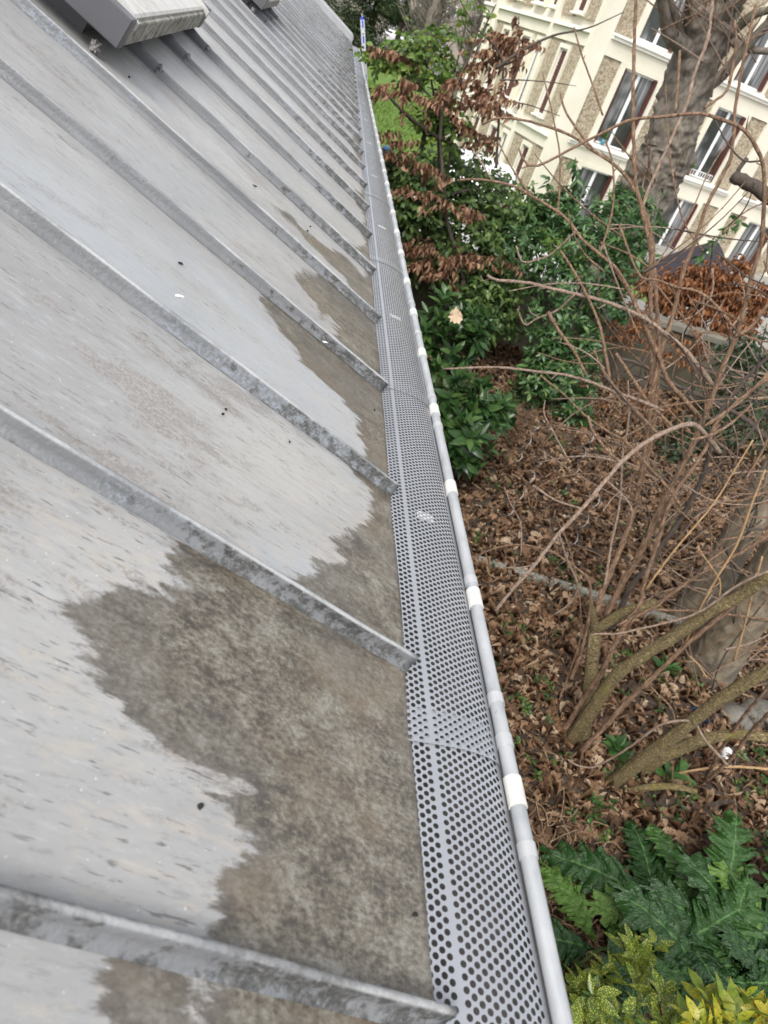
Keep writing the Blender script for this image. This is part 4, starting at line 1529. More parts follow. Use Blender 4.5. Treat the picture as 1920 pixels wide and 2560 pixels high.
elder = thing('elder_shrub', tuple(ground(1440, 1840)), 'leafless many stemmed shrub with long brown branches rising past the roof', 'shrub')
BY = 2.72
Lb = [  # path, y at first point, y at last point, width first, width last, material
    (cr(*A5, (510, 1170), (530, 1080), (590, 920), (650, 780), (720, 600), (760, 480), (790, 350), (830, 200), (870, 40)) +
     cr(*A3, (1205, 720), (1215, 600), (1225, 420), (1210, 200), (1197, 0)) + cr(*A2, (1185, 900), (1150, 800), (1100, 715), (1050, 660), (960, 600), (880, 545), (810, 515), (690, 480), (590, 470), (520, 495)), 3.15, 4.6, 15, 5, M_TWIG),
    (cr(*A5, (570, 1170), (610, 1100), (700, 930), (790, 780), (860, 620), (930, 470), (1000, 330), (1080, 190), (1150, 50)) +
     cr(*AB, (520, 1130), (580, 980), (630, 830), (700, 680), (760, 480), (800, 300), (850, 130)) + cr(*A2, (1640, 860), (1645, 760), (1640, 660), (1610, 580), (1560, 515), (1480, 480), (1390, 452), (1250, 465), (1110, 480), (1010, 525), (900, 580), (745, 660), (690, 650), (665, 590)), 3.15, 3.5, 17, 5, M_TWIG),
    (cr(*A5, (600, 1260), (650, 1200), (690, 1090), (740, 980), (850, 850), (950, 700), (1050, 570), (1130, 430), (1200, 300), (1260, 120), (1280, 0)) + [(1795, 1040), (1835, 985), (1880, 930), (1930, 885)], 3.12, 3.3, 15, 9, M_DTWIG),
    ([(1404, 1840)] + cr(*A6, (120, 900), (200, 770), (320, 600), (400, 430), (490, 250), (590, 110), (640, 20)) + cr(*A5, (830, 960), (870, 830), (930, 650), (980, 480), (1050, 330), (1130, 220), (1240, 60)) + [(1790, 1060), (1850, 1000), (1925, 940)], 2.75, 3.2, 14, 8, M_TWIG),
    ([(1442, 1895)] + cr(*A6, (220, 1150), (350, 1020), (470, 880), (620, 730), (800, 560), (960, 400), (1180, 210), (1400, 30)) + [(1890, 1470), (1930, 1440)], 2.55, 2.5, 13, 10, M_TWIG),
    (cr(*A5, (565, 980), (590, 830), (620, 650), (660, 470), (680, 250), (690, 20)) + cr(*A3, (1090, 800), (1105, 690), (1100, 560)), 3.2, 3.8, 7, 4, M_PALE),
    (cr(*A5, (340, 1600), (400, 1450), (440, 1290), (460, 1180), (475, 1060), (455, 930), (380, 860), (300, 800), (190, 740), (0, 700)) + cr(*A4, (420, 310), (315, 358)), 3.0, 3.1, 9, 4, M_TWIG),
    ([(1395, 1760), (1420, 1690), (1450, 1600), (1452, 1530), (1440, 1440), (1420, 1360), (1390, 1290)], 3.0, 3.5, 6, 3, M_TWIG),
    (cr(*A4, (430, 590), (510, 490), (610, 380), (700, 260), (820, 130), (930, 0)) + cr(*A3, (1080, 880), (1160, 815), (1240, 770), (1330, 735), (1380, 745), (1420, 790), (1465, 845)), 2.3, 2.9, 8, 13, M_PALE),
    (cr(*A3, (1440, 580), (1380, 500), (1330, 440), (1260, 380), (1180, 320), (1090, 275), (990, 240), (890, 215), (800, 195), (700, 170), (580, 160), (540, 140)), 3.4, 4.0, 11, 7, M_PALE),
    (cr(*A3, (1220, 775), (1150, 700), (1060, 600), (1000, 520), (965, 440)), 3.3, 3.4, 9, 6, M_TWIG),
    (cr(*A3, (1030, 550), (1010, 450), (990, 350), (950, 250), (900, 150), (830, 40)), 3.5, 3.9, 8, 6, M_TWIG),
    (cr(*A3, (1240, 680), (1150, 640), (1060, 610), (960, 570), (860, 540), (740, 525), (590, 508), (470, 510), (360, 515)), 3.3, 3.6, 9, 5, M_PALE),
    (cr(*A3, (935, 545), (890, 450), (830, 370), (780, 285)), 3.35, 3.5, 7, 9, M_TWIG),
    (cr(*A3, (1400, 720), (1330, 640), (1260, 560), (1220, 450), (1180, 370), (1140, 280), (1100, 190), (1050, 110), (980, 50), (920, 0)) + cr(*A2, (890, 915), (830, 850), (720, 785), (640, 740), (500, 715), (420, 720)), 3.3, 4.4, 11, 5, M_TWIG),
    (cr(*A3, (1075, 890), (1010, 830), (960, 760), (940, 700)), 2.75, 2.9, 7, 7, M_TWIG),
    (cr(*A3, (1310, 1060), (1270, 1000), (1180, 900), (1100, 810), (1030, 770), (930, 700), (850, 620), (750, 540)), 2.9, 3.3, 7, 4, M_TWIG),
    (cr(*A3, (1195, 600), (1190, 300)) + cr(*A2, (1190, 1000), (1160, 860), (1130, 720), (1125, 600), (1120, 400), (1125, 200), (1133, -30)), 3.7, 4.2, 11, 8, M_TWIG),
    (cr(*A2, (1150, 860), (1180, 760), (1230, 650), (1290, 520), (1340, 400), (1370, 280), (1420, 150), (1440, -20)), 4.2, 4.6, 8, 7, M_PALE),
    (cr(*A2, (1405, 430), (1450, 400), (1500, 350), (1530, 180), (1525, 80)), 3.6, 3.7, 7, 6, M_TWIG),
    (cr(*A2, (1000, 460), (960, 340), (920, 230), (885, 110)), 3.9, 4.1, 5, 4, M_TWIG),
    (cr(*A2, (960, 595), (900, 520), (850, 440), (830, 370)), 4.2, 4.4, 6, 5, M_TWIG),
    (cr(*A2, (1290, 455), (1300, 330), (1307, 200)), 3.6, 3.7, 6, 7, M_TWIG),
    (cr(*A3, (1130, 1050), (1165, 860), (1200, 600), (1240, 420), (1280, 300), (1320, 130), (1370, 0)) + cr(*A2, (1420, 810), (1500, 660), (1520, 560), (1530, 420), (1570, 200), (1610, 20)), 3.4, 3.9, 12, 7, M_TWIG),
    (cr(*AB, (570, 950), (520, 880), (420, 750), (300, 650), (200, 570), (110, 520), (0, 480)), 3.5, 3.9, 9, 7, M_TWIG),
    (cr(*AB, (510, 1180), (400, 1040), (300, 910), (220, 740), (160, 600), (120, 470), (60, 370), (0, 280)), 3.3, 3.9, 9, 7, M_TWIG),
    (cr(*AB, (340, 1200), (250, 1110), (180, 1040), (80, 880), (0, 760)), 3.3, 3.6, 9, 7, M_TWIG),
    (cr(*AB, (700, 620), (600, 490), (490, 400), (350, 370), (240, 330), (160, 320), (110, 250), (60, 120), (20, 0)), 3.3, 3.8, 7, 5, M_TWIG),
    (cr(*AB, (880, 1260), (800, 1180), (700, 1110), (560, 1040), (430, 980), (320, 930), (150, 830), (20, 790)), 4.6, 5.2, 13, 8, M_DTWIG),
    (cr(*AB, (700, 665), (800, 600), (894, 470), (960, 360)), 3.2, 3.2, 9, 8, M_TWIG),
    (cr(*AB, (520, 1190), (640, 1110), (780, 1000), (894, 880)), 2.9, 2.9, 8, 7, M_TWIG),
    (cr(*AB, (440, 1270), (560, 1240), (680, 1170), (800, 1060)), 2.8, 2.9, 8, 5, M_TWIG),
    (cr(*A5, (840, 1000), (1000, 780), (1150, 600), (1300, 420), (1430, 210), (1560, 0)), 2.9, 3.1, 5, 4, M_STRAW),
    (cr(*A5, (650, 1240), (900, 1120), (1000, 1040), (1200, 900), (1390, 800), (1500, 740), (1690, 620)), 2.8, 2.7, 8, 8, M_TWIG),
    (cr(*A5, (460, 1400), (470, 1310), (540, 1295), (650, 1295), (860, 1250), (1100, 1190), (1250, 1120), (1400, 1010), (1550, 920), (1690, 870)), 2.6, 2.4, 3.5, 7, M_PALE),
    (cr(*A5, (880, 1130), (1000, 1140), (1200, 1145), (1380, 1165), (1560, 1190), (1690, 1205)), 2.7, 2.4, 6, 6, M_TWIG),
    (cr(*A5, (1150, 420), (1300, 405), (1450, 410), (1560, 380), (1690, 330)), 3.15, 3.0, 6, 7, M_TWIG),
    (cr(*A5, (1090, 1400), (1180, 1180), (1300, 950), (1450, 700), (1560, 400), (1640, 200)), 2.6, 2.8, 6, 5, M_STRAW),
    (cr(*A5, (1430, 1480), (1500, 1250), (1560, 1000), (1620, 780)), 2.5, 2.6, 5, 5, M_STRAW),
    (cr(*A5, (1330, 1060), (1340, 950), (1280, 850), (1190, 720)), 2.6, 2.7, 4, 3, M_STRAW),
    (cr(*A5, (1080, 470), (1040, 380), (970, 290), (880, 200), (780, 100), (700, 10)), 3.2, 3.4, 5, 6, M_TWIG),
    (cr(*A5, (1250, 1590), (1190, 1500), (1130, 1440)), 2.5, 2.6, 4, 3, M_STRAW),
    (cr(*A6, (60, 1270), (140, 1320), (250, 1335), (360, 1290), (500, 1210), (640, 1110), (760, 1020), (850, 980), (1000, 960), (1090, 1000), (1150, 1110), (1250, 1220), (1340, 1320)), 2.45, 2.2, 4, 7, M_PALE),
    (cr(*A6, (920, 970), (880, 850), (760, 730), (650, 590), (610, 450), (570, 310)), 2.5, 2.7, 5, 3, M_TWIG),
    (cr(*A6, (1080, 1590), (1180, 1400), (1260, 1230), (1370, 1060), (1470, 920), (1580, 790), (1700, 650)), 2.5, 2.3, 9, 7, M_TWIG),
    (cr(*A6, (1170, 1440), (1340, 1290), (1500, 1080), (1690, 880)), 2.4, 2.2, 9, 9, M_TWIG),
    (cr(*A6, (890, 1480), (900, 1330)), 2.4, 2.4, 4, 4, M_TWIG),
    (cr(*A6, (860, 1400), (1000, 1370), (1200, 1340), (1400, 1330), (1690, 1350)), 2.5, 2.4, 5, 7, M_STRAW),
    (cr(*A4, (545, 340), (545, 200), (500, 110), (470, 30)), 2.9, 3.2, 3, 2, M_PALE),
    (cr(*A4, (690, 610), (760, 560), (800, 480), (750, 350), (715, 240)), 2.5, 2.4, 4, 6, M_PALE),
    (cr(*A4, (820, 130), (700, 90), (600, 25)), 2.55, 2.8, 5, 7, M_PALE),
    (cr(*A4, (930, 0), (1040, 115), (1035, 230)), 2.75, 2.7, 5, 3, M_PALE),
    (cr(*A4, (620, 380), (540, 395), (470, 395)), 2.4, 2.45, 4, 3, M_PALE),
    (cr(*A3, (1075, 890), (1000, 870), (930, 862), (830, 870), (740, 890)), 2.75, 3.0, 5, 3, M_PALE),
    (cr(*A3, (860, 870), (800, 760), (765, 690), (770, 640)), 3.0, 3.3, 3.5, 3, M_PALE),
    (cr(*A2, (1400, 1000), (1330, 900), (1290, 760), (1260, 540), (1250, 330)), 4.0, 4.4, 4, 3, M_TWIG),
    (cr(*A2, (1640, 640), (1560, 640), (1490, 560), (1450, 480)), 3.6, 3.8, 5, 3, M_DTWIG),
    (cr(*A2, (820, 860), (830, 640), (800, 460), (760, 290)), 4.2, 4.5, 5, 3, M_TWIG),
    (cr(*A2, (730, 800), (650, 690), (600, 600), (580, 560)), 4.2, 4.4, 5, 3, M_TWIG),
    (cr(*A2, (990, 1010), (1040, 830), (1040, 660), (1010, 560)), 4.0, 4.3, 5, 4, M_TWIG),
    (cr(*A2, (560, 720), (510, 640), (480, 590)), 4.3, 4.5, 4, 3, M_PALE),
    (cr(*A2, (890, 925), (800, 1010), (740, 1035), (680, 1045), (655, 980)), 3.9, 4.1, 5, 4, M_PALE),
    (cr(*A3, (890, 215), (820, 280), (740, 312), (690, 340), (660, 275)), 3.7, 3.9, 5, 4, M_PALE),
    (cr(*A2, (1185, 1100), (1250, 1000), (1350, 850), (1420, 690), (1500, 560)), 4.3, 4.8, 4, 3, M_TWIG),
]
for i, (pp, ya, yb, wa, wb, mt) in enumerate(Lb):
    add_stem(elder, pp, ya, yb, wa, wb, mt, 'stem' if wa > 10 else 'branch', True, True, i)
rgt = np.random.default_rng(5)                                # a thicket of thinner twigs inside the crown
for i in range(240):
    x0 = rgt.uniform(1500, 1960); y0 = rgt.uniform(560, 1330) if i < 90 else rgt.uniform(900, 1700)
    if i >= 90: x0 = max(x0, 1480 + 0.35 * (y0 - 900))
    a = rgt.choice([-0.5, 0.35, 0.8, 2.6, -1.0]) + rgt.normal(0, 0.35)
    ln = rgt.uniform(90, 330)
    c = rgt.normal(0, 0.5)
    pp = [(x0 + ln * t * math.cos(a + c * t), y0 - ln * t * math.sin(a + c * t)) for t in (0, 0.33, 0.66, 1)]
    yy = rgt.uniform(2.9, 4.6)
    add_stem(elder, pp, yy, yy + rgt.uniform(-0.3, 0.5), rgt.uniform(3, 5.5), 2.2, [M_TWIG, M_PALE, M_TWIG, M_DTWIG][i % 4], 'branch', True, i % 2 == 0, 300 + i, 4)
# short stub trunk with cut knots
v, f = trunk_geo(stem_pts([(1452, 1850), (1470, 1760), (1478, 1680), (1484, 1600), (1490, 1560)], 2.74, 3.15), [0.055, 0.05, 0.045, 0.05, 0.042], 20, 0.10, 4)
MB().add(v, f, True).build('trunk', M_MOSSY, elder)
v, f = trunk_geo(stem_pts([(1490, 1575), (1560, 1530), (1605, 1518), (1642, 1506)], 3.12, 3.05), [0.04, 0.034, 0.032, 0.03], 16, 0.10, 8)
MB().add(v, f, True).build('cut_limb', M_MOSSY, elder)
v, f = trunk_geo(stem_pts([(1488, 1580), (1480, 1540), (1472, 1505)], 3.12, 3.1), [0.032, 0.03, 0.024], 14, 0.10, 9)
MB().add(v, f, True).build('cut_limb', M_MOSSY, elder)
v, f = trunk_geo(stem_pts([(1419, 1868), (1478, 1776), (1541, 1688), (1619, 1632), (1713, 1572), (1792, 1519), (1839, 1496), (1930, 1435)], 2.70, 2.45), [0.052, 0.045, 0.039, 0.036, 0.034, 0.032, 0.031, 0.030], 40, 0.07, 3, 14, 0, 0.06)
MB().add(v, f, True).build('mossy_stem', M_MOSSY, elder)

lil = thing('mossy_shrub', tuple(ground(1560, 1950)), 'thick mossy yellow brown stems sprawling low at the right', 'shrub')
for nm, pp, y0, y1, rad_ in [('stem', [(1522, 1966), (1604, 1901), (1666, 1854), (1745, 1791), (1807, 1744), (1870, 1704), (1940, 1665)], 2.38, 2.2, [0.043, 0.045, 0.040, 0.037, 0.035, 0.034]),
                             ('stem', [(1610, 1925), (1660, 1888), (1698, 1872), (1760, 1848), (1839, 1836), (1940, 1846)], 2.5, 2.35, [0.045, 0.045, 0.04, 0.034, 0.030]),
                             ('stem', [(1562, 1982), (1600, 1972), (1651, 1966), (1700, 1969), (1740, 1978)], 2.36, 2.3, [0.022, 0.024, 0.022, 0.02])]:
    v, f = trunk_geo(stem_pts(pp, y0, y1), rad_, 40, 0.08, int(pp[0][0]) % 50, 14, 0, 0.06)
    MB().add(v, f, True).build(nm, M_MOSSY, lil)

# ------------------------------------------------------------------ twin pale trunks at the right, burly old tree by the building
M_LIME = bark_mat('pale_flaking_bark', [(0.32, (0.08, 0.062, 0.042)), (0.5, (0.175, 0.14, 0.097)), (0.68, (0.27, 0.225, 0.16))], (1, 1, 0.45), 11, 1.0, 0.9, ((0.10, 0.09, 0.075), 3.0, 0.5, 0.6))
tw = thing('twin_trunk_tree', (4.2, 3.75, 0), 'pair of pale flaking tree trunks rising at the right edge', 'tree')
for pp, y0, y1, rad_, sd_ in [([(1660, 1640), (1735, 1530), (1790, 1440), (1850, 1340), (1910, 1240), (1980, 1120)], 4.15, 4.6, [0.22, 0.17, 0.15, 0.14, 0.135, 0.135], 2),
                              ([(1728, 1725), (1790, 1640), (1865, 1530), (1940, 1420), (2020, 1300)], 3.65, 3.7, [0.25, 0.205, 0.185, 0.175, 0.17], 5)]:
    v, f = trunk_geo(stem_pts(pp, y0, y1), rad_, 72, 0.03, sd_, 26, 0.06, 0.012)
    MB().add(v, f, True).build('trunk', M_LIME, tw)
for pp, y0, y1 in [([(1690, 1620), (1760, 1500), (1800, 1440), (1860, 1340), (1905, 1300)], 3.80, 4.15), ([(1770, 1760), (1800, 1660), (1860, 1570), (1915, 1500)], 3.38, 3.45)]:
    add_stem(tw, pp, y0, y1, 4, 4, M_DTWIG, 'ivy_stem', False, False, 7)
add_stem(tw, [(1960, 520), (1905, 480), (1870, 458), (1836, 440)], 4.6, 4.9, 34, 30, M_DTWIG, 'limb', False, False, 2)
add_stem(tw, [(1842, 445), (1850, 420), (1868, 395)], 4.9, 4.9, 12, 11, M_DTWIG, 'limb', False, False, 3)

M_BURL = bark_mat('grey_burly_bark', [(0.32, (0.055, 0.047, 0.038)), (0.5, (0.13, 0.112, 0.09)), (0.68, (0.23, 0.20, 0.165))], (1, 1, 0.6), 9, 1.0, 0.95, ((0.10, 0.10, 0.04), 1.6, 0.55, 0.45))
bt = thing('old_tree', tuple(at(1600, 500, 13.0) * np.array([1, 1, 0])), 'old grey tree with a burly knotted trunk before the cream building', 'tree')
b0 = at(1600, 520, 13.0); b0[2] = 0
core = [b0, at(1600, 520, 13.0), at(1640, 430, 13.0), at(1672, 370, 13.0), at(1690, 300, 13.0), at(1727, 188, 13.0), at(1765, 78, 13.0), at(1795, -20, 13.0), at(1830, -160, 13.0)]
v, f = trunk_geo(core, [0.5, 0.48, 0.46, 0.43, 0.38, 0.37, 0.42, 0.34, 0.28], 64, 0.06, 6, 16, 0.22, 0.012)
MB().add(v, f, True).build('trunk', M_BURL, bt)
for i, (pp, w0, w1) in enumerate([([(1745, 150), (1700, 110), (1672, 80), (1662, 40), (1650, -40)], 48, 20), ([(1705, 112), (1690, 60), (1672, 0), (1668, -40)], 30, 18),
                                  ([(1735, 100), (1720, 60), (1722, 10), (1735, -50)], 26, 16), ([(1770, 100), (1800, 50), (1835, 10), (1870, -30)], 44, 26),
                                  ([(1700, 290), (1745, 240), (1805, 188), (1845, 140), (1890, 90), (1940, 40)], 30, 22), ([(1790, 90), (1830, 80), (1880, 40), (1940, 20)], 26, 16),
                                  ([(1800, 60), (1840, 110), (1890, 125), (1940, 130)], 22, 14)]):
    P = stem_pts(pp, 12.9, 12.4)
    dep = ((P - CAM) @ R.T)[:, 2]
    v, f = trunk_geo(P, np.linspace(w0, w1, len(pp)) * 0.5 * dep / FPX, 18, 0.08, 20 + i, 7)
    MB().add(v, f, True).build('limb', M_BURL, bt)
for i in range(46):
    x0, y0 = [(1690, 70), (1830, 70), (1640, 470), (1870, 120), (1735, 40), (1800, 200)][i % 6]
    a = rgt.uniform(0.3, 2.6) if i % 6 != 2 else rgt.uniform(1.2, 2.4)
    ln = rgt.uniform(70, 230)
    pp = [(x0 + rgt.normal(0, 25), y0 + rgt.normal(0, 20))]
    pp += [(pp[0][0] + ln * t * math.cos(a), pp[0][1] - ln * t * math.sin(a) + 10 * t * t) for t in (0.4, 0.7, 1)]
    add_stem(bt, pp, 12.6, 12.2, rgt.uniform(3, 5), 2, [M_TWIG, M_PALE][i % 2], 'sprout', False, False, 500 + i, 3)

# ------------------------------------------------------------------ evergreen shrubs
T_LAUREL = [leaf_template(0.38, 0.18, 0.16, (0, 0.14, 0.32, 0.52, 0.74, 1.0)), leaf_template(0.42, 0.30, 0.12, (0, 0.14, 0.32, 0.52, 0.74, 1.0)), leaf_template(0.35, 0.08, 0.2, (0, 0.14, 0.32, 0.52, 0.74, 1.0))]
T_OVATE = [leaf_template(0.62, 0.15, 0.15, peak=0.38), leaf_template(0.55, 0.3, 0.1, peak=0.4)]
T_BEECH = [leaf_template(0.42, 0.25, 0.5, curl=1.0), leaf_template(0.36, 0.45, 0.8, curl=1.4), leaf_template(0.5, 0.1, 0.3, curl=0.4)]
M_LAUR = leaf_mat('glossy_laurel_leaf', [(0, (0.022, 0.060, 0.018)), (0.4, (0.040, 0.098, 0.026)), (0.75, (0.062, 0.135, 0.036)), (1, (0.10, 0.18, 0.05))], 0.32, 0.28, 0.45)
M_CHER = leaf_mat('cherry_laurel_leaf', [(0, (0.030, 0.074, 0.026)), (0.5, (0.062, 0.140, 0.044)), (0.85, (0.105, 0.20, 0.065)), (1, (0.18, 0.26, 0.08))], 0.36, 0.30, 0.45)
M_PRIV = leaf_mat('small_green_leaf', [(0, (0.04, 0.075, 0.025)), (0.4, (0.09, 0.16, 0.045)), (0.8, (0.15, 0.23, 0.065)), (1, (0.22, 0.30, 0.09))], 0.42, 0.36, 0.4)
M_LIGHT = leaf_mat('fresh_green_leaf', [(0, (0.05, 0.10, 0.02)), (0.45, (0.11, 0.20, 0.03)), (0.8, (0.17, 0.27, 0.055)), (1, (0.26, 0.30, 0.05))], 0.40, 0.35, 0.4)
M_BRN = leaf_mat('withered_brown_leaf', [(0, (0.13, 0.062, 0.038)), (0.4, (0.24, 0.125, 0.075)), (0.75, (0.35, 0.195, 0.12)), (1, (0.45, 0.29, 0.18))], 0.65, 0.25, 0.3)
M_RUST = leaf_mat('rust_brown_leaf', [(0, (0.18, 0.07, 0.03)), (0.5, (0.30, 0.125, 0.05)), (1, (0.40, 0.20, 0.10))], 0.65, 0.25, 0.3)
M_DARKG = leaf_mat('dark_evergreen_leaf', [(0, (0.010, 0.022, 0.010)), (0.6, (0.022, 0.045, 0.016)), (1, (0.045, 0.075, 0.026))], 0.45, 0.15, 0.35)


def woody(root, base, tips, r0, r1, mat, name='stem', seed=0):
    rg = np.random.default_rng(seed)
    for t in tips:
        b = np.array(base) + rg.normal(0, 0.05, 3) * np.array([1, 1, 0])
        mid = (b + t) / 2 + rg.normal(0, 0.08, 3)
        mid[2] += 0.1
        pts = spline(np.array([b, mid, np.array(t)]), 6)
        MB().tube(pts, np.linspace(r0, r1, len(pts)), 7).build(name, mat, root)


rg = np.random.default_rng(21)
# tall laurel by the gutter, and the lower one in front of it
lau = thing('laurel_shrub', (2.1, 6.9, 0), 'taller glossy laurel beside the gutter with a dry leaf caught in its top', 'shrub')
bl = [blob(1120, 790, 6.9, 55), blob(1150, 850, 6.7, 60), blob(1110, 900, 6.6, 62), blob(1090, 840, 6.9, 60), blob(1095, 960, 6.6, 60), blob(1175, 830, 6.7, 40), blob(1080, 1020, 6.6, 50)]
C, O = clusters(bl, 14, rg, 0.5)
P, d, s_, n, L = rosettes(C, O, 8, 0.14, 0.22, rg, 1.0, 0.55)
leaves_out(lau, M_LAUR, T_LAUREL, P, d, s_, n, L, 290, rng=rg)
woody(lau, (2.05, 6.9, 0), [b[0] for b in bl], 0.018, 0.006, M_DTWIG, 'stem', 1)
lau2 = thing('laurel_shrub', (2.25, 5.9, 0), 'lower spreading laurel with broad shining leaves beside the gutter', 'shrub')
bl = [blob(1150, 1010, 5.9, 62), blob(1210, 1020, 5.9, 55), blob(1130, 1080, 5.6, 60), blob(1180, 1110, 5.5, 55), blob(1245, 1040, 5.9, 38), blob(1120, 1020, 5.8, 50), blob(1140, 1140, 5.5, 40), blob(1090, 1060, 5.7, 40)]
C, O = clusters(bl, 10, rg, 0.5)
P, d, s_, n, L = rosettes(C, O, 8, 0.15, 0.25, rg, 1.1, 0.45)
leaves_out(lau2, M_LAUR, T_LAUREL, P, d, s_, n, L, 290, rng=rg)
woody(lau2, (2.2, 5.8, 0), [b[0] for b in bl], 0.015, 0.005, M_DTWIG, 'stem', 2)

# cherry laurel in front of the wall
ch = thing('cherry_laurel', (4.0, 8.4, 0), 'large dark green cherry laurel growing against the garden wall', 'shrub')
bl = [blob(1330, 640, 8.9, 90), blob(1430, 620, 8.9, 95), blob(1510, 580, 9.1, 80), blob(1400, 720, 8.7, 90), blob(1480, 700, 8.8, 90), blob(1390, 800, 8.5, 70), blob(1370, 880, 8.3, 60),
      blob(1420, 950, 8.0, 65), blob(1340, 960, 8.0, 50), blob(1430, 1030, 7.9, 50), blob(1560, 640, 9.2, 60), blob(1590, 560, 9.4, 70), blob(1440, 540, 9.4, 60), blob(1450, 870, 8.3, 60),
      blob(1400, 520, 9.6, 40), blob(1560, 520, 9.6, 50), blob(1330, 560, 9.4, 55), blob(1520, 760, 8.9, 55)]
C, O = clusters(bl, 62, rg, 0.45)
P, d, s_, n, L = rosettes(C, O, 7, 0.09, 0.15, rg, 1.0, 0.35, 0.25)
leaves_out(ch, M_CHER, T_LAUREL, P, d, s_, n, L, 298, rng=rg)
woody(ch, (3.9, 8.5, 0), [b[0] for b in bl], 0.03, 0.007, M_DTWIG, 'stem', 3)
# tall shoots of it before the facade
for pp in ([(1440, 560), (1435, 500), (1440, 440), (1430, 400)], [(1400, 560), (1385, 500), (1370, 450)], [(1750, 640), (1800, 590), (1850, 545)]):
    Q = spline(stem_pts(pp, 9.3, 9.5), 4)
    MB().tube(Q, np.linspace(0.008, 0.003, len(Q)), 6).build('shoot', M_DTWIG, ch)
    Cc = np.repeat(Q, 3, 0) + rg.normal(0, 0.02, (len(Q) * 3, 3)); Oo = rg.normal(size=Cc.shape); Oo /= np.linalg.norm(Oo, axis=1, keepdims=True)
    P, d, s_, n, L = sprays(Cc, Oo, 2, 0.09, 0.14, rg, 0.03, 0.5)
    leaves_out(ch, M_CHER, T_LAUREL, P, d, s_, n, L, 0, rng=rg, stuff='shoot_leaves')

# small leaved green tree with withered leaves, over the wall by the gutter
gt = thing('small_leaved_tree', (2.6, 9.2, 0), 'dense small leaved green tree overhanging the dark end of the wall', 'tree')
bl = [blob(1180, 560, 9.4, 85), blob(1260, 570, 9.5, 80), blob(1100, 500, 9.5, 75), blob(1040, 460, 9.3, 60), blob(1240, 640, 9.3, 75), blob(1150, 640, 9.2, 60), blob(1060, 560, 9.3, 55), blob(1310, 520, 9.8, 60),
      blob(1210, 490, 9.8, 70), blob(1150, 430, 9.7, 55), blob(1000, 430, 9.2, 40), blob(1010, 520, 9.0, 40), blob(1220, 770, 8.9, 36), blob(1200, 720, 9.0, 40), blob(1250, 790, 9.0, 30), blob(1060, 640, 9.2, 45), blob(1240, 700, 9.0, 45)]
C, O = clusters(bl, 105, rg, 0.35)
P, d, s_, n, L = sprays(C, O, 7, 0.065, 0.105, rg, 0.045, 0.35)
leaves_out(gt, M_PRIV, T_OVATE, P, d, s_, n, L, 298, rng=rg)
for pp, w0, w1 in [([(985, 640), (1005, 560), (1030, 480), (1040, 430), (1070, 300)], 22, 12), ([(1040, 560), (1120, 490), (1200, 470)], 10, 5), ([(1000, 270), (1060, 330), (1100, 345)], 8, 9), ([(1150, 700), (1180, 600), (1240, 520)], 10, 5)]:
    add_stem(gt, pp, 9.3, 9.4, w0, w1, M_DTWIG, 'trunk' if w0 > 15 else 'branch', False, False, 3)
bt0 = at(985, 640, 9.3); add_obj('trunk', MB().tube([bt0, np.array([bt0[0] + 0.1, 9.3, 0])], 0.06, 10).mesh('trunk', M_DTWIG), gt)

br = thing('withered_leaf_tree', (2.0, 8.6, 0), 'slender tree holding hanging clusters of withered brown leaves', 'tree')


def limb_blobs(p, q, y, rr_, k_):
    return [blob(p[0] + (q[0] - p[0]) * t, p[1] + (q[1] - p[1]) * t, y, rr_) for t in np.linspace(0, 1, k_)]


bl = (limb_blobs((1015, 612), (1165, 660), 8.7, 24, 5) + limb_blobs((1035, 655), (1120, 690), 8.6, 20, 3) + limb_blobs((1150, 640), (1245, 650), 8.7, 20, 3) +
      limb_blobs((975, 385), (1075, 415), 8.9, 16, 3) + limb_blobs((1015, 465), (1165, 520), 8.8, 18, 4) +
      limb_blobs((950, 225), (1070, 250), 9.0, 16, 3) + limb_blobs((1010, 210), (1080, 260), 9.0, 16, 2) + limb_blobs((1145, 200), (1250, 235), 9.0, 30, 5) + limb_blobs((1150, 250), (1240, 265), 9.0, 18, 3) +
      limb_blobs((1200, 150), (1280, 130), 9.2, 26, 4) + limb_blobs((1230, 100), (1330, 110), 9.2, 24, 4) + limb_blobs((1140, 300), (1220, 350), 9.1, 16, 4) + limb_blobs((975, 128), (985, 135), 9.3, 9, 2) + limb_blobs((950, 335), (985, 355), 8.9, 9, 2))
bl = [(c, r * np.array([1, 1, 0.6])) for c, r in bl]
C, O = clusters(bl, 5, rg, 0.1)
P, d, s_, n, L = sprays(C, O, 8, 0.065, 0.105, rg, 0.035, 1.2)
leaves_out(br, M_BRN, T_BEECH, P, d, s_, n, L, 298, rng=rg)
for pp, w0, w1 in [([(1240, 420), (1250, 260), (1258, 170), (1240, 120), (1180, 60)], 7, 4), ([(1240, 170), (1300, 130), (1380, 90), (1470, 70), (1560, 30)], 9, 2), ([(1240, 170), (1290, 150), (1340, 120)], 6, 3),
                   ([(970, 240), (1010, 280), (1060, 320), (1110, 350)], 7, 8), ([(1100, 350), (1110, 260), (1150, 190), (1190, 90), (1150, 0)], 8, 3), ([(1090, 640), (1060, 600), (990, 590)], 4, 3),
                   ([(1250, 200), (1300, 200), (1370, 205), (1440, 215)], 4, 1.5), ([(1250, 250), (1320, 262), (1400, 290)], 4, 1.5), ([(1110, 470), (1100, 350)], 9, 8), ([(1160, 700), (1120, 560), (1110, 470)], 10, 9)]:
    add_stem(br, pp, 8.9, 9.1, w0, w1, M_DTWIG, 'branch', False, False, 9)
q = at(1160, 700, 8.9); add_obj('trunk', MB().tube([q, np.array([q[0] + 0.15, 8.9, 0])], [0.035, 0.05], 9).mesh('trunk', M_DTWIG), br)

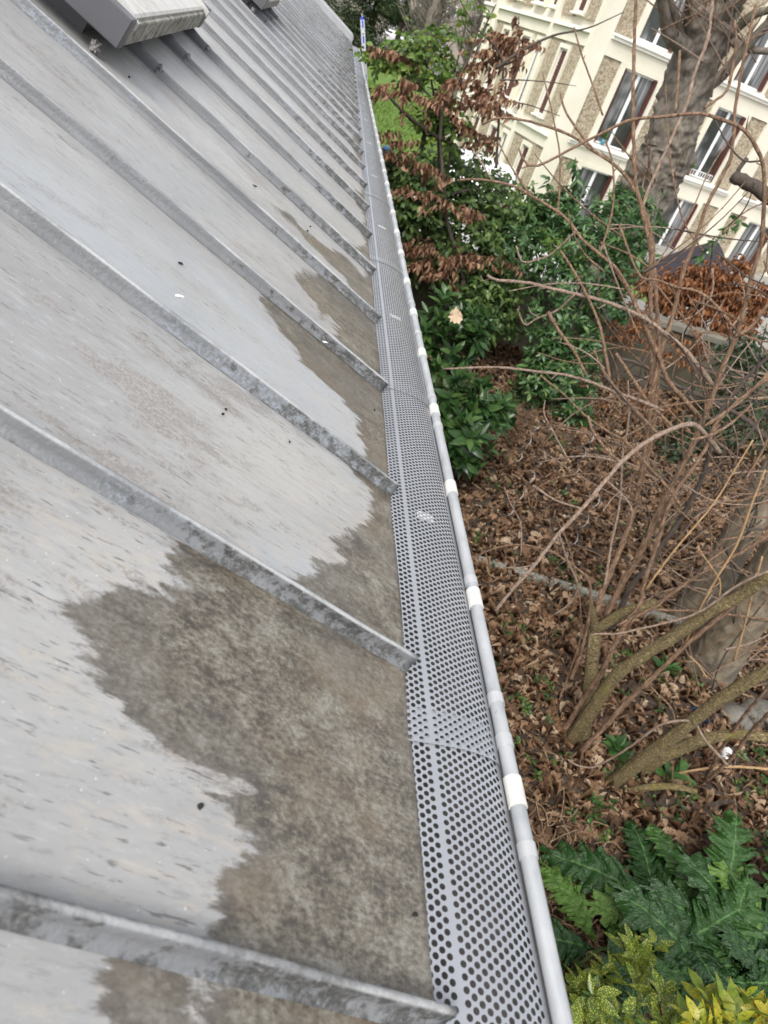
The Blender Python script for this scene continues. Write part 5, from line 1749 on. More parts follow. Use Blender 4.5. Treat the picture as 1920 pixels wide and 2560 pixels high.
lg = thing('fresh_green_shrub', (1.6, 9.9, 0), 'airy shrub with pale and bright green leaves in front of the lawn', 'shrub')
bl = [blob(1060, 120, 9.4, 40), blob(1090, 165, 9.4, 45), blob(1030, 105, 9.5, 24), blob(1110, 120, 9.5, 36), blob(1085, 200, 9.4, 30), blob(1105, 265, 9.3, 26), blob(1130, 300, 9.2, 32), blob(1075, 295, 9.3, 22), blob(1110, 325, 9.2, 22),
      blob(1150, 60, 9.6, 40), blob(1210, 40, 9.7, 40), blob(1000, 160, 9.4, 20), blob(965, 150, 9.3, 12), blob(930, 145, 9.3, 4), blob(1020, 150, 9.4, 24)]
C, O = clusters(bl, 20, rg, 0.2, [1, 1, 1, 1, 1, 1, 1, 1, 1, .5, .4, .6, .6, .6, .7])
P, d, s_, n, L = sprays(C, O, 6, 0.06, 0.10, rg, 0.045, 0.2)
leaves_out(lg, M_LIGHT, T_OVATE, P, d, s_, n, L, 280, rng=rg)
for pp, w0, w1 in [([(1100, 420), (1090, 280), (1070, 170), (1030, 90)], 8, 3), ([(1095, 300), (1130, 200), (1160, 80), (1170, -20)], 6, 3), ([(1085, 250), (1010, 180), (920, 140)], 4, 2), ([(1120, 420), (1140, 300), (1200, 100), (1240, 10)], 6, 3)]:
    add_stem(lg, pp, 9.3, 9.6, w0, w1, M_DTWIG, 'stem', False, False, 12)
q = at(1100, 420, 9.3); add_obj('stem', MB().tube([q, np.array([q[0] + 0.15, 9.4, 0])], 0.03, 8).mesh('stem', M_DTWIG), lg)

rh = thing('copper_hedge', (6.6, 10.8, 0), 'rust brown beech hedge behind the wall below the grey parasol', 'hedge')
bl = [blob(1730, 760, 10.7, 60), blob(1790, 740, 10.7, 60), blob(1850, 760, 10.7, 55), blob(1760, 690, 10.9, 45), blob(1830, 700, 10.9, 50), blob(1700, 800, 10.5, 45), blob(1780, 800, 10.5, 50), blob(1840, 820, 10.4, 40), blob(1650, 720, 10.7, 40), blob(1690, 720, 10.8, 40), blob(1900, 740, 10.8, 40)]
C, O = clusters(bl, 70, rg, 0.3)
P, d, s_, n, L = sprays(C, O, 7, 0.07, 0.11, rg, 0.03, 0.9)
leaves_out(rh, M_RUST, T_BEECH, P, d, s_, n, L, 298, rng=rg)
woody(rh, (6.6, 10.7, 0), [b[0] for b in bl], 0.02, 0.006, M_DTWIG, 'stem', 5)
rh2 = thing('copper_shrub', (5.2, 9.6, 0), 'thin rust leaved shrub hanging before the wall under the hedge', 'shrub')
bl = [blob(1590, 790, 9.6, 38), blob(1640, 830, 9.6, 35), blob(1700, 880, 9.6, 35), blob(1560, 830, 9.5, 30), blob(1740, 860, 9.7, 30), blob(1600, 1010, 9.0, 40), blob(1660, 1020, 9.0, 35), blob(1530, 1040, 8.6, 30), blob(1590, 690, 9.8, 28)]
C, O = clusters(bl, 14, rg, 0.2)
P, d, s_, n, L = sprays(C, O, 7, 0.06, 0.10, rg, 0.03, 1.0)
leaves_out(rh2, M_RUST, T_BEECH, P, d, s_, n, L, 200, rng=rg)
woody(rh2, (5.2, 9.4, 0), [b[0] for b in bl], 0.012, 0.004, M_DTWIG, 'stem', 6)
un = thing('ivy_bush', (6.9, 8.4, 0), 'dark leafy bush at the foot of the wall behind the bare stems', 'shrub')
bl = [blob(1820, 1000, 8.6, 80), blob(1890, 960, 8.8, 80), blob(1760, 1070, 8.0, 60), blob(1880, 1060, 8.0, 70), blob(1840, 890, 9.2, 50), blob(1680, 1120, 7.6, 40), blob(1920, 880, 9.2, 60)]
C, O = clusters(bl, 75, rg, 0.3)
P, d, s_, n, L = sprays(C, O, 6, 0.05, 0.09, rg, 0.035, 0.4)
leaves_out(un, M_DARKG, T_OVATE, P, d, s_, n, L, 200, rng=rg)
woody(un, (6.9, 8.3, 0), [b[0] for b in bl], 0.014, 0.004, M_DTWIG, 'stem', 8)

# dark conifer and distant trees
def crown_tree(name, label, base, h, rad_, z0, nleaf, L0, L1, mat, tmpl, seed, group=None, trunk_r=0.25, cat='tree', taper=0.6):
    rg_ = np.random.default_rng(seed)
    t = thing(name, base, label, cat, group)
    nb2 = 26
    bl_ = []
    for i in range(nb2):
        q = rg_.random()
        zz = z0 + (h - z0) * q
        rr_ = rad_ * (1 - taper * q)
        a = rg_.uniform(0, 6.28)
        c = np.array(base) + np.array([math.cos(a) * rr_ * 0.65, math.sin(a) * rr_ * 0.65, zz])
        s2 = rr_ * rg_.uniform(0.3, 0.55)
        bl_.append((c, np.array([s2, s2, s2 * 0.8])))
    C_, O_ = clusters(bl_, nleaf // nb2 // 5, rg_, 0.35)
    P_, d_, ss, n2, L_ = sprays(C_, O_, 5, L0, L1, rg_, L0 * 0.5, 0.3)
    leaves_out(t, mat, tmpl, P_, d_, ss, n2, L_, 0, rng=rg_, stuff='crown')
    MB().tube([np.array(base), np.array(base) + [0.1, 0, h * 0.5], np.array(base) + [0, 0, h * 0.92]], [trunk_r, trunk_r * 0.7, 0.05], 9).build('trunk', M_DTWIG, t)
    return t


M_CON = leaf_mat('conifer_green', [(0, (0.020, 0.036, 0.014)), (0.5, (0.045, 0.075, 0.026)), (1, (0.085, 0.12, 0.045))], 0.6, 0.15, 0.3)
M_CONG = leaf_mat('grey_green_conifer', [(0, (0.035, 0.05, 0.035)), (0.6, (0.08, 0.105, 0.08)), (1, (0.14, 0.17, 0.13))], 0.6, 0.15, 0.3)
T_NEED = [leaf_template(0.22, 0.2, 0.1, (0, 0.4, 0.75, 1.0)), leaf_template(0.3, 0.1, 0.1, (0, 0.4, 0.75, 1.0))]
crown_tree('yew_tree', 'dark green yew beside the ladder at the end of the roof', (2.1, 57, 0), 8.5, 2.6, 0.2, 26000, 0.16, 0.32, M_CON, T_NEED, 31, None, 0.3)
crown_tree('yew_tree', 'dark yew partly hidden behind the roof verge', (-2.2, 55, 0), 9, 3.4, 0.3, 14000, 0.2, 0.4, M_CON, T_NEED, 33, None, 0.3)
crown_tree('blue_cedar', 'grey green cedar behind the white car', (6.3, 88, 0), 13, 2.6, 2.6, 11000, 0.25, 0.5, M_CONG, T_NEED, 32, None, 0.3)
for i, (x, y, hh, lb) in enumerate([(8.6, 80, 12, 'bare grey tree standing left of the far building'), (10.6, 66, 11, 'bare tree beside the end of the cream building'), (9.6, 100, 13, 'bare tree farthest back beyond the cedar'), (8.2, 46, 9, 'slim bare tree close to the cream building corner'), (5.3, 50, 9, 'stout bare trunk standing at the end of the lawn')]):
    t = thing('bare_tree', (x, y, 0), lb, 'tree', 'bare trees beyond the lawn')
    rg_ = np.random.default_rng(70 + i)
    MB().tube([(x, y, 0), (x + 0.1, y, hh * 0.4), (x - 0.1, y, hh)], [[0.22, 0.15, 0.03], [0.62, 0.5, 0.1]][i == 4], 12).build('trunk', M_BURL, t)
    tb = MB()
    for j in range(170):
        z0 = rg_.uniform(0.18, 0.95) * hh
        a = rg_.uniform(0, 6.28); ln = rg_.uniform(0.8, 3.0) * (1.1 - z0 / hh * 0.6)
        p0 = np.array([x, y, z0]); p1 = p0 + np.array([math.cos(a) * ln * 0.5, math.sin(a) * ln * 0.5, ln * 0.25]); p2 = p1 + np.array([math.cos(a + 0.4) * ln * 0.5, math.sin(a + 0.4) * ln * 0.5, ln * 0.5])
        tb.tube([p0, p1, p2], [0.045, 0.03, 0.012], 5)
        for _ in range(3):
            e = p1 + (p2 - p1) * rg_.random(); tb.tube([e, e + rg_.normal(0, 0.35, 3) + [0, 0, 0.35]], [0.015, 0.006], 4)
    tb.build('branches', M_BURL, t)
# ------------------------------------------------------------------ leaf litter
M_DEAD = leaf_mat('fallen_leaf', [(0, (0.055, 0.028, 0.015)), (0.3, (0.140, 0.075, 0.040)), (0.6, (0.235, 0.135, 0.074)), (0.85, (0.34, 0.22, 0.135)), (1, (0.45, 0.34, 0.235))], 0.62, 0.12, 0.35)


def maple_template(seed, lobes=5, curl=0.25):
    rg_ = np.random.default_rng(seed)
    V = [(0.42, 0, 0)]
    n_ = 20
    for i in range(n_):
        a = -math.pi * 0.86 + 2 * math.pi * 0.86 * i / (n_ - 1)
        r = [0.38, 0.50, 0.42, 0.48][i % 4] * (1.0 + 0.18 * math.cos(a)) * rg_.uniform(0.85, 1.1)
        V.append((0.42 + r * math.cos(a), r * math.sin(a), curl * (r ** 1.6) * rg_.uniform(-0.5, 1.3)))
    V.append((-0.12, 0.0, 0.02))
    F = [(0, i, i + 1) for i in range(1, n_)] + [(0, n_, n_ + 1), (0, n_ + 1, 1)]
    return np.array(V), np.array(F)


T_DEAD = [maple_template(1, curl=0.5), maple_template(2, curl=0.9), maple_template(3, curl=0.25)]
T_DEAD2 = [leaf_template(0.5, 0.35, 0.6, curl=1.3), leaf_template(0.42, -0.4, 0.9, curl=1.6), leaf_template(0.55, 0.1, 0.3, curl=0.6), leaf_template(0.6, 0.5, 1.1, curl=2.2)]


def litter(nn, L0, L1, tmpl, singles, seed, dens=None):
    rg_ = np.random.default_rng(seed)
    xs = rg_.uniform(0.3, 9.0, nn * 3); ys_ = rg_.uniform(-0.5, 9.9, nn * 3)
    px, dep = pix(np.stack([xs, ys_, 0 * xs], 1))
    ok = (px[:, 0] > 900) & (px[:, 0] < 2010) & (px[:, 1] > 500) & (px[:, 1] < 2700) & (dep > 0)
    # bare trodden soil in the middle, thick drifts near the house
    cover = 0.55 + 0.9 * (vnoise(xs * 0.8, ys_ * 0.8, 12) - 0.35)
    cover = np.where((ys_ > 4.6) & (xs > 3.0), cover * 0.75, cover)
    ok &= rg_.random(nn * 3) < cover
    xs, ys_ = xs[ok][:nn], ys_[ok][:nn]
    m_ = len(xs)
    a = rg_.uniform(0, 6.28, m_)
    d = np.stack([np.cos(a), np.sin(a), rg_.normal(0, 0.22, m_)], 1)
    up = np.array([0, 0, 1.0]) + rg_.normal(0, 0.34, (m_, 3))
    flip = np.where(rg_.random(m_) < 0.35, -1.0, 1.0)[:, None]
    d, s_, n = basis(d, up * flip)
    P = np.stack([xs, ys_, soil_h(xs, ys_) + rg_.uniform(0.003, 0.028, m_)], 1)
    leaves_out(soil, M_DEAD, tmpl, P, d, s_, n, rg_.uniform(L0, L1, m_) * (0.55 + 0.45 * rg_.random(m_)), singles, nm='dead_leaf', stuff='leaf_litter', rng=rg_)


litter(6500, 0.07, 0.135, T_DEAD, 170, 51)
litter(24000, 0.045, 0.105, T_DEAD2, 125, 52)
# fine broken bits and straws
rg = np.random.default_rng(61)
nn = 9000
xs = rg.uniform(0.3, 8.5, nn); ys_ = rg.uniform(-0.4, 9.8, nn)
a = rg.uniform(0, 6.28, nn); ln = rg.uniform(0.03, 0.16, nn); w = rg.uniform(0.0012, 0.0032, nn)
h = soil_h(xs, ys_) + rg.uniform(0.012, 0.04, nn)
dx, dy = np.cos(a), np.sin(a)
V = np.stack([np.stack([xs - dy * w, ys_ + dx * w, h], 1), np.stack([xs + dy * w, ys_ - dx * w, h], 1),
              np.stack([xs + dx * ln + dy * w, ys_ + dy * ln - dx * w, h + rg.normal(0, .02, nn)], 1), np.stack([xs + dx * ln - dy * w, ys_ + dy * ln + dx * w, h + rg.normal(0, .02, nn)], 1)], 1).reshape(-1, 3)
M_STALK = leaf_mat('dry_stalk', [(0, (0.10, 0.055, 0.03)), (0.6, (0.24, 0.15, 0.085)), (1, (0.40, 0.29, 0.18))], 0.7, 0.0, 0.3)
o = add_obj('dry_stalks', make_mesh('dry_stalks', V, np.arange(nn * 4).reshape(-1, 4), False, {'rnd': ('FACE', rg.random(nn))}, [M_STALK]), soil)
o['kind'] = 'stuff'
# low weeds and ivy among the leaves
M_WEED = leaf_mat('low_weed_leaf', [(0, (0.025, 0.065, 0.018)), (0.5, (0.06, 0.13, 0.03)), (1, (0.13, 0.22, 0.05))], 0.45, 0.3, 0.4)
spots = [(1590, 1330), (1660, 1320), (1240, 1410), (1370, 1410), (1150, 1330), (1340, 1690), (1360, 1750), (1250, 1230), (1430, 1460), (1520, 1920), (1530, 1720), (1640, 1750), (1720, 1730), (1320, 1880), (1140, 1050),
         (1410, 1240), (1250, 1150), (1700, 1280), (1640, 1540), (1560, 1650), (1700, 1990), (1820, 2110), (1870, 2100), (1460, 2040), (1480, 2060), (1300, 1780), (1500, 1470), (1800, 1420), (1560, 1180), (1640, 1200), (1400, 1120), (1500, 1130), (1720, 1200), (1880, 1950), (1840, 1990), (1610, 2010), (1280, 1560), (1380, 1560), (1220, 1700)]
C, O = [], []
for (px_, py_) in spots:
    g_ = ground(px_, py_)
    k_ = rg.integers(4, 11)
    q = g_ + np.stack([rg.normal(0, 0.09, k_), rg.normal(0, 0.09, k_), np.full(k_, 0.03)], 1)
    q[:, 2] = soil_h(q[:, 0], q[:, 1]) + 0.025
    C.append(q); O.append(np.tile([0, 0, 1.0], (k_, 1)) + rg.normal(0, 0.3, (k_, 3)))
C, O = np.vstack(C), np.vstack(O)
P, d, s_, n, L = rosettes(C, O, 5, 0.03, 0.065, rg, 1.15, 0.7, 0.0, 0.01)
wd = thing('ground_weeds', tuple(ground(1400, 1500)), 'scattered low green weeds and ivy leaves among the fallen leaves', 'weeds', None, 'stuff')
leaves_out(wd, M_WEED, T_OVATE, P, d, s_, n, L, 0, rng=rg, stuff='weed_leaves')
# tufts of foxglove like seedlings
M_SEED = leaf_mat('seedling_leaf', [(0, (0.03, 0.085, 0.022)), (1, (0.07, 0.16, 0.035))], 0.4, 0.25, 0.45)
for (px_, py_, lb, sz) in [(1660, 1690, 'small green seedling at the foot of the pale trunk', 0.16), (1670, 1950, 'small green seedling below the mossy stems', 0.16), (1530, 1890, 'small green seedling among leaves beside the mossy stem foot', 0.13), (1880, 1895, 'pale green rosette plant at the right edge beside the white can', 0.09),
                            (1500, 2010, 'tiny dark seedling above the big lobed plant', 0.07), (1700, 2420, 'yellow green sprig in front of the lobed leaves', 0.05)][:5]:
    g_ = ground(px_, py_)
    t = thing('seedling', tuple(g_), lb, 'plant', 'green seedlings in the leaf litter')
    C = g_ + np.stack([rg.normal(0, 0.03, 3), rg.normal(0, 0.03, 3), np.full(3, 0.05)], 1)
    P, d, s_, n, L = rosettes(C, np.tile([0, 0, 1.0], (3, 1)), 6, sz * 0.7, sz * 1.15, rg, 1.1, 0.8)
    leaves_out(t, M_SEED, T_LAUREL, P, d, s_, n, L, 18, rng=rg)

# ------------------------------------------------------------------ big lobed plant (acanthus like), bottom right
M_ACAN = leaf_mat('dark_lobed_leaf', [(0, (0.013, 0.048, 0.010)), (0.45, (0.026, 0.078, 0.016)), (0.8, (0.05, 0.125, 0.024)), (1, (0.10, 0.19, 0.03))], 0.26, 0.10, 0.5, None, (0.085, 0.19, 0.05), 1.0)


def acanthus_template(seed, bend=0.45):
    """pinnately lobed, toothed and puckered leaf, unit length along +x"""
    rg_ = np.random.default_rng(seed)
    nt_, ns = 150, 7
    V, rib = [], []
    t = np.linspace(0, 1, nt_)
    ph0 = rg_.uniform(0, 1)
    sides = {}
    for sg in (1, -1):
        nl = 6.5 + rg_.uniform(-0.6, 0.6)
        ph = (t ** 0.85) * nl + ph0 + (0.5 if sg < 0 else 0)
        lobe = 1 - np.abs(2 * (ph % 1.0) - 1) ** 1.5
        amp = 0.75 + 0.5 * vnoise(ph * 1.0, ph * 0 + sg * 3, seed)
        tooth = 1 - np.abs(2 * ((ph * 4.0 + 0.3 * np.sin(ph * 5)) % 1.0) - 1)
        env = 0.21 * np.clip(np.sin(np.pi * np.clip(t * 0.93 + 0.05, 0, 1)), 0, 1) ** 0.75 * (0.55 + 0.65 * t ** 0.7)
        env = np.where(t < 0.10, env * 0.25, env)
        sides[sg] = (ph, lobe, env * (0.52 + 0.38 * lobe * amp + 0.24 * tooth * (0.4 + lobe)))
    cv = rg_.uniform(-0.10, 0.10)
    for i in range(nt_):
        for j in range(-ns, ns + 1):
            sg = 1 if j >= 0 else -1
            ph, lobe, wm = sides[sg]
            u = abs(j) / ns
            y = sg * u * wm[i] + cv * t[i] ** 2
            x = t[i] + 0.16 * u ** 1.2 * (0.25 + lobe[i]) * (1 - 0.6 * t[i])
            vein = math.cos(2 * math.pi * (ph[i] - 0.5 + 0.5 * u))
            z = 0.30 * t[i] - bend * t[i] ** 2.1 + 0.030 * math.sin(math.pi * min(1, u * 1.3)) * vein + 0.012 * u * math.cos(2 * math.pi * (ph[i] * 3 + u))
            z += 0.05 * u - 0.15 * u * u * (0.5 + 0.5 * t[i]) + 0.030 * u * u * math.sin(2 * math.pi * ph[i] * 2 + seed)
            z += 0.045 * (float(vnoise(t[i] * 24, j * 0.9 + 50, seed)) - 0.5) * min(1, u * 2)
            V.append((x, y, z)); rib.append(0.9 if j == 0 else 0.0)
    w_ = 2 * ns + 1
    i = np.arange(nt_ * w_).reshape(nt_, w_)
    f = np.stack([i[:-1, :-1], i[1:, :-1], i[1:, 1:], i[:-1, 1:]], -1).reshape(-1, 4)
    return np.array(V), f, np.array(rib)


AT = [acanthus_template(s, b) for s, b in ((1, 0.45), (2, 0.6), (3, 0.75), (4, 0.55))]
AM = [make_mesh('lobed_leaf', v, f, True, {'rib': ('POINT', r)}, [M_ACAN]) for v, f, r in AT]
ac = thing('lobed_leaf_plant', tuple(ground(1660, 2300)), 'clump of large dark glossy deeply lobed leaves on the soil', 'plant')
rg = np.random.default_rng(77)
acc = [ground(1620, 2300), ground(1740, 2370), ground(1860, 2480), ground(1480, 2400), ground(1890, 2420), ground(1600, 2430), ground(1990, 2500), ground(1720, 2480)]
for ci, c in enumerate(acc):
    m_ = 7
    for j in range(m_):
        a = 2 * math.pi * j / m_ + rg.uniform(-0.3, 0.3) + ci
        el = rg.uniform(0.05, 0.9)
        L = rg.uniform(0.40, 0.66) * (0.85 if ci in (3, 5) else 1)
        dd = np.array([[math.cos(a) * math.cos(el), math.sin(a) * math.cos(el), math.sin(el)]])
        d, s_, n = basis(dd, np.array([[0, 0, 1.0]]) + rg.normal(0, 0.12, (1, 3)))
        o = bpy.data.objects.new('lobed_leaf', AM[rg.integers(0, 4)])
        COL.objects.link(o); o.parent = ac; o.matrix_parent_inverse = WORLD[ac.name].inverted()
        M = Matrix.Identity(4)
        p = c + np.array([math.cos(a), math.sin(a), 0]) * 0.05 + [0, 0, 0.10 + 0.08 * rg.random()]
        for r_ in range(3):
            M[r_][0], M[r_][1], M[r_][2], M[r_][3] = d[0][r_] * L, s_[0][r_] * L * rg.uniform(1.1, 1.35), n[0][r_] * L, p[r_]
        o.matrix_basis = M

# ------------------------------------------------------------------ yellow spotted laurels
M_AUC = leaf_mat('yellow_spotted_leaf', [(0, (0.055, 0.115, 0.018)), (0.6, (0.085, 0.155, 0.020)), (1, (0.13, 0.18, 0.025))], 0.32, 0.25, 0.5, ((0.52, 0.50, 0.085), 190, 0.53, 1))
M_GOLD = leaf_mat('golden_yellow_leaf', [(0, (0.14, 0.21, 0.025)), (0.5, (0.36, 0.36, 0.03)), (1, (0.55, 0.47, 0.04))], 0.36, 0.3, 0.45, ((0.10, 0.18, 0.03), 90, 0.55, 1))
T_AUC = [leaf_template(0.42, 0.25, 0.18), leaf_template(0.46, 0.35, 0.12), leaf_template(0.38, 0.12, 0.2)]
au = thing('spotted_laurel', (2.15, 1.25, 0), 'laurel with yellow spotted leaves below the gutter end', 'shrub')
bl = []
for (px_, py_, z, rr_) in [(1560, 2420, 0.70, 0.09), (1600, 2470, 0.70, 0.10), (1460, 2540, 0.75, 0.10), (1510, 2570, 0.8, 0.09), (1430, 2510, 0.75, 0.07), (1680, 2540, 0.78, 0.09), (1560, 2570, 0.75, 0.09), (1620, 2415, 0.65, 0.06), (1530, 2480, 0.65, 0.08), (1660, 2590, 0.85, 0.09), (1450, 2590, 0.85, 0.09)]:
    bl.append((ground(px_, py_, z), np.array([rr_, rr_, rr_ * 0.8])))
C, O = clusters(bl, 2, rg, 0.3)
P, d, s_, n, L = rosettes(C, O, 7, 0.085, 0.145, rg, 1.2, 0.65, 0.15)
leaves_out(au, M_AUC, T_AUC, P, d, s_, n, L, 290, rng=rg)
woody(au, (2.2, 1.2, 0), [b[0] for b in bl], 0.010, 0.004, plain('green_stem', (0.06, 0.10, 0.03), 0.6), 'stem', 9)
go_ = thing('golden_laurel', (2.7, 0.95, 0), 'shrub with bright golden yellow leaves in the bottom right corner', 'shrub')
bl = []
for (px_, py_, z, rr_) in [(1790, 2530, 0.95, 0.07), (1840, 2560, 1.0, 0.08), (1890, 2580, 1.05, 0.09), (1760, 2570, 1.0, 0.08), (1910, 2540, 0.95, 0.05), (1800, 2600, 1.05, 0.09), (1710, 2590, 1.0, 0.07), (1940, 2590, 1.05, 0.08), (1860, 2515, 0.9, 0.04)]:
    bl.append((ground(px_, py_, z), np.array([rr_, rr_, rr_ * 0.8])))
C, O = clusters(bl, 2, rg, 0.3)
P, d, s_, n, L = rosettes(C, O, 7, 0.08, 0.14, rg, 1.05, 0.7)
leaves_out(go_, M_GOLD, T_AUC, P, d, s_, n, L, 290, rng=rg)
woody(go_, (2.75, 0.9, 0), [b[0] for b in bl], 0.010, 0.004, bpy.data.materials['green_stem'], 'stem', 10)

# ------------------------------------------------------------------ dry tangled roots, dry grass, caught leaf
tg = thing('dry_roots', tuple(ground(1370, 2160)), 'tangle of pale dry creeping roots on dark soil beside the gutter', 'roots', None, 'stuff')
mb = MB()
for i in range(95):
    p = ground(rg.uniform(1270, 1480), rg.uniform(2040, 2380))
    a = rg.uniform(0, 6.28)
    pts = []
    for j in range(rg.integers(4, 9)):
        pts.append([p[0], p[1], float(soil_h(p[0], p[1])) + 0.045 + 0.07 * rg.random()])
        a += rg.normal(0, 0.65); p = p + np.array([math.cos(a), math.sin(a), 0]) * rg.uniform(0.03, 0.07)
    mb.tube(spline(np.array(pts), 3), rg.uniform(0.0014, 0.0034), 5)
mb.build('roots', bark_mat('pale_root', [(0.3, (0.17, 0.105, 0.06)), (0.7, (0.36, 0.26, 0.16))], (1, 1, 1), 30, 0.3), tg)
lng = thing('dry_runner', tuple(ground(1400, 2060)), 'long dry runner stem lying across the tangled roots', 'stem')
pts = [ground(x, y, 0.05) for x, y in [(1340, 2170), (1375, 2110), (1400, 2050), (1410, 1990), (1405, 1935)]]
MB().tube(spline(np.array(pts), 5), 0.004, 6).build('stem', bpy.data.materials['pale_root'], lng)
dg = thing('dry_grass_tuft', tuple(ground(1250, 1060)), 'tuft of dry straw grass between the laurels and the wall', 'grass')
mb = MB()
for i in range(170):
    b = ground(1255 + rg.normal(0, 28), 1085 + rg.normal(0, 22))
    a = rg.uniform(0, 6.28); l_ = rg.uniform(0.25, 0.6)
    m1 = b + np.array([math.cos(a) * l_ * 0.25, math.sin(a) * l_ * 0.25, l_ * 0.6]); m2 = b + np.array([math.cos(a) * l_ * 0.8, math.sin(a) * l_ * 0.8, l_ * rg.uniform(0.3, 0.8)])
    mb.tube(spline(np.array([b, m1, m2]), 3), [0.0025] * 6 + [0.001], 4)
o = mb.build('blades', M_STALK, dg); o['kind'] = 'stuff'
cl_ = at(1140, 770, 6.35)
v, f = maple_template(9, 5, 0.5)
mm_ = make_mesh('dry_leaf', v * 0.155, f, True, None, [plain('pale_dry_leaf', (0.50, 0.37, 0.25), 0.7, 0, 0.12, 30)])
o = add_obj('dry_leaf', mm_); tag(o, 'large pale dry leaf caught in the top of the taller laurel', 'leaf')
to_c = (CAM - cl_) / np.linalg.norm(CAM - cl_)
d_, s__, n__ = basis(np.array([[0.25, -0.35, -1.0]]), np.array([to_c + [0.2, 0.0, 0.3]]))
M = Matrix.Identity(4)
for r_ in range(3):
    M[r_][0], M[r_][1], M[r_][2], M[r_][3] = d_[0][r_], s__[0][r_], n__[0][r_], cl_[r_]
o.matrix_world = M

# ------------------------------------------------------------------ spiral stakes
M_STEEL = plain('galvanised_steel', (0.42, 0.43, 0.44), 0.38, 0.8, 0.05, 20)
for (px_, py_, hh, lean, lb) in [(1255, 1310, 0.80, (0.06, 0.02), 'wavy steel plant stake nearest the gutter'), (1390, 1430, 0.95, (0.02, 0.1), 'wavy steel plant stake beside the edging strip'),
                                  (1280, 1175, 0.62, (0.05, 0.05), 'wavy steel plant stake behind the nearest one'), (1425, 1205, 0.80, (-0.05, 0.03), 'wavy steel plant stake farthest right under the bare branches')]:
    b = ground(px_, py_)
    t = np.linspace(0, 1, 60)
    z = t * hh
    pts = np.stack([b[0] + lean[0] * t + 0.026 * np.cos(t * hh / 0.21 * 6.28), b[1] + lean[1] * t + 0.026 * np.sin(t * hh / 0.21 * 6.28), z - 0.02], 1)
    s_ = MB().tube(pts, 0.0032, 7).build('plant_stake', M_STEEL)
    tag(s_, lb, 'stake', 'wavy steel stakes in the bed')

# ------------------------------------------------------------------ odds and ends under the mossy stems
can = thing('tin_can', tuple(ground(1815, 1890)), 'white tin can lying under the mossy stems', 'can')
b = ground(1815, 1890, 0.045); ax_ = np.array([0.5, 0.85, 0.1]); ax_ /= np.linalg.norm(ax_)
MB().tube([b - ax_ * 0.05, b + ax_ * 0.05], 0.04, 20, cap=False).build('body', plain('white_tin', (0.72, 0.74, 0.75), 0.35, 0.2, 0.06, 30), can)
MB().tube([b + ax_ * 0.049, b + ax_ * 0.0535], 0.0425, 20).build('lid', M_STEEL, can)
MB().tube([b - ax_ * 0.0535, b - ax_ * 0.049], 0.0425, 20).build('rim', M_STEEL, can)
M_NAVY = plain('navy_plastic', (0.008, 0.013, 0.035), 0.4, 0, 0.2, 20)
hs = thing('garden_hose', tuple(ground(1750, 1790)), 'coiled dark blue hose lying among leaves by the pale trunk', 'hose')
t = np.linspace(0, 4.2 * math.pi, 70)
c = ground(1745, 1800)
pts = np.stack([c[0] + (0.09 + 0.03 * np.sin(t * 0.7)) * np.cos(t), c[1] + 0.07 * np.sin(t * 1.03), 0.05 + 0.012 * t / 6.28 + 0.02 * np.sin(t * 1.3)], 1)
MB().tube(pts, 0.011, 8).build('coil', M_NAVY, hs)


def rock(px_, py_, r, label, seed, mat):
    c_ = ground(px_, py_)
    rg_ = np.random.default_rng(seed)
    V, F = [], []
    nu, nv = 18, 11
    of = rg_.uniform(0, 50)
    for j in range(nv):
        th_ = math.pi * j / (nv - 1)
        for i in range(nu):
            p_ = 2 * math.pi * i / nu
            q = np.array([math.sin(th_) * math.cos(p_), math.sin(th_) * math.sin(p_), math.cos(th_)])
            k_ = 0.75 + 0.5 * float(vnoise(q[0] * 1.6 + of, q[1] * 1.6 + q[2] * 1.3, seed))
            V.append(c_ + q * np.array(r) * k_ + [0, 0, r[2] * 0.25])
    for j in range(nv - 1):
        for i in range(nu):
            F.append((j * nu + i, (j + 1) * nu + i, (j + 1) * nu + (i + 1) % nu, j * nu + (i + 1) % nu))
    o_ = MB().add(V, F, True).build('stone', mat)
    tag(o_, label, 'stone')


M_ROCK = bark_mat('dark_mossy_stone', [(0.3, (0.06, 0.055, 0.045)), (0.7, (0.19, 0.175, 0.15))], (1, 1, 1), 12, 0.7)
rock(1835, 1805, (0.15, 0.12, 0.09), 'dark round stone between the mossy stems at the right', 1, M_ROCK)
rock(1905, 1790, (0.20, 0.16, 0.10), 'larger grey stone at the right edge behind the dark round one', 2, M_ROCK)
rock(1875, 1755, (0.035, 0.03, 0.025), 'small white pebble stone near the right edge', 3, plain('white_pebble', (0.62, 0.60, 0.56), 0.7))
rock(1405, 1290, (0.05, 0.035, 0.02), 'flat pale stone in the leaf litter beside the bare shrub', 4, plain('pale_pebble', (0.42, 0.38, 0.32), 0.8))

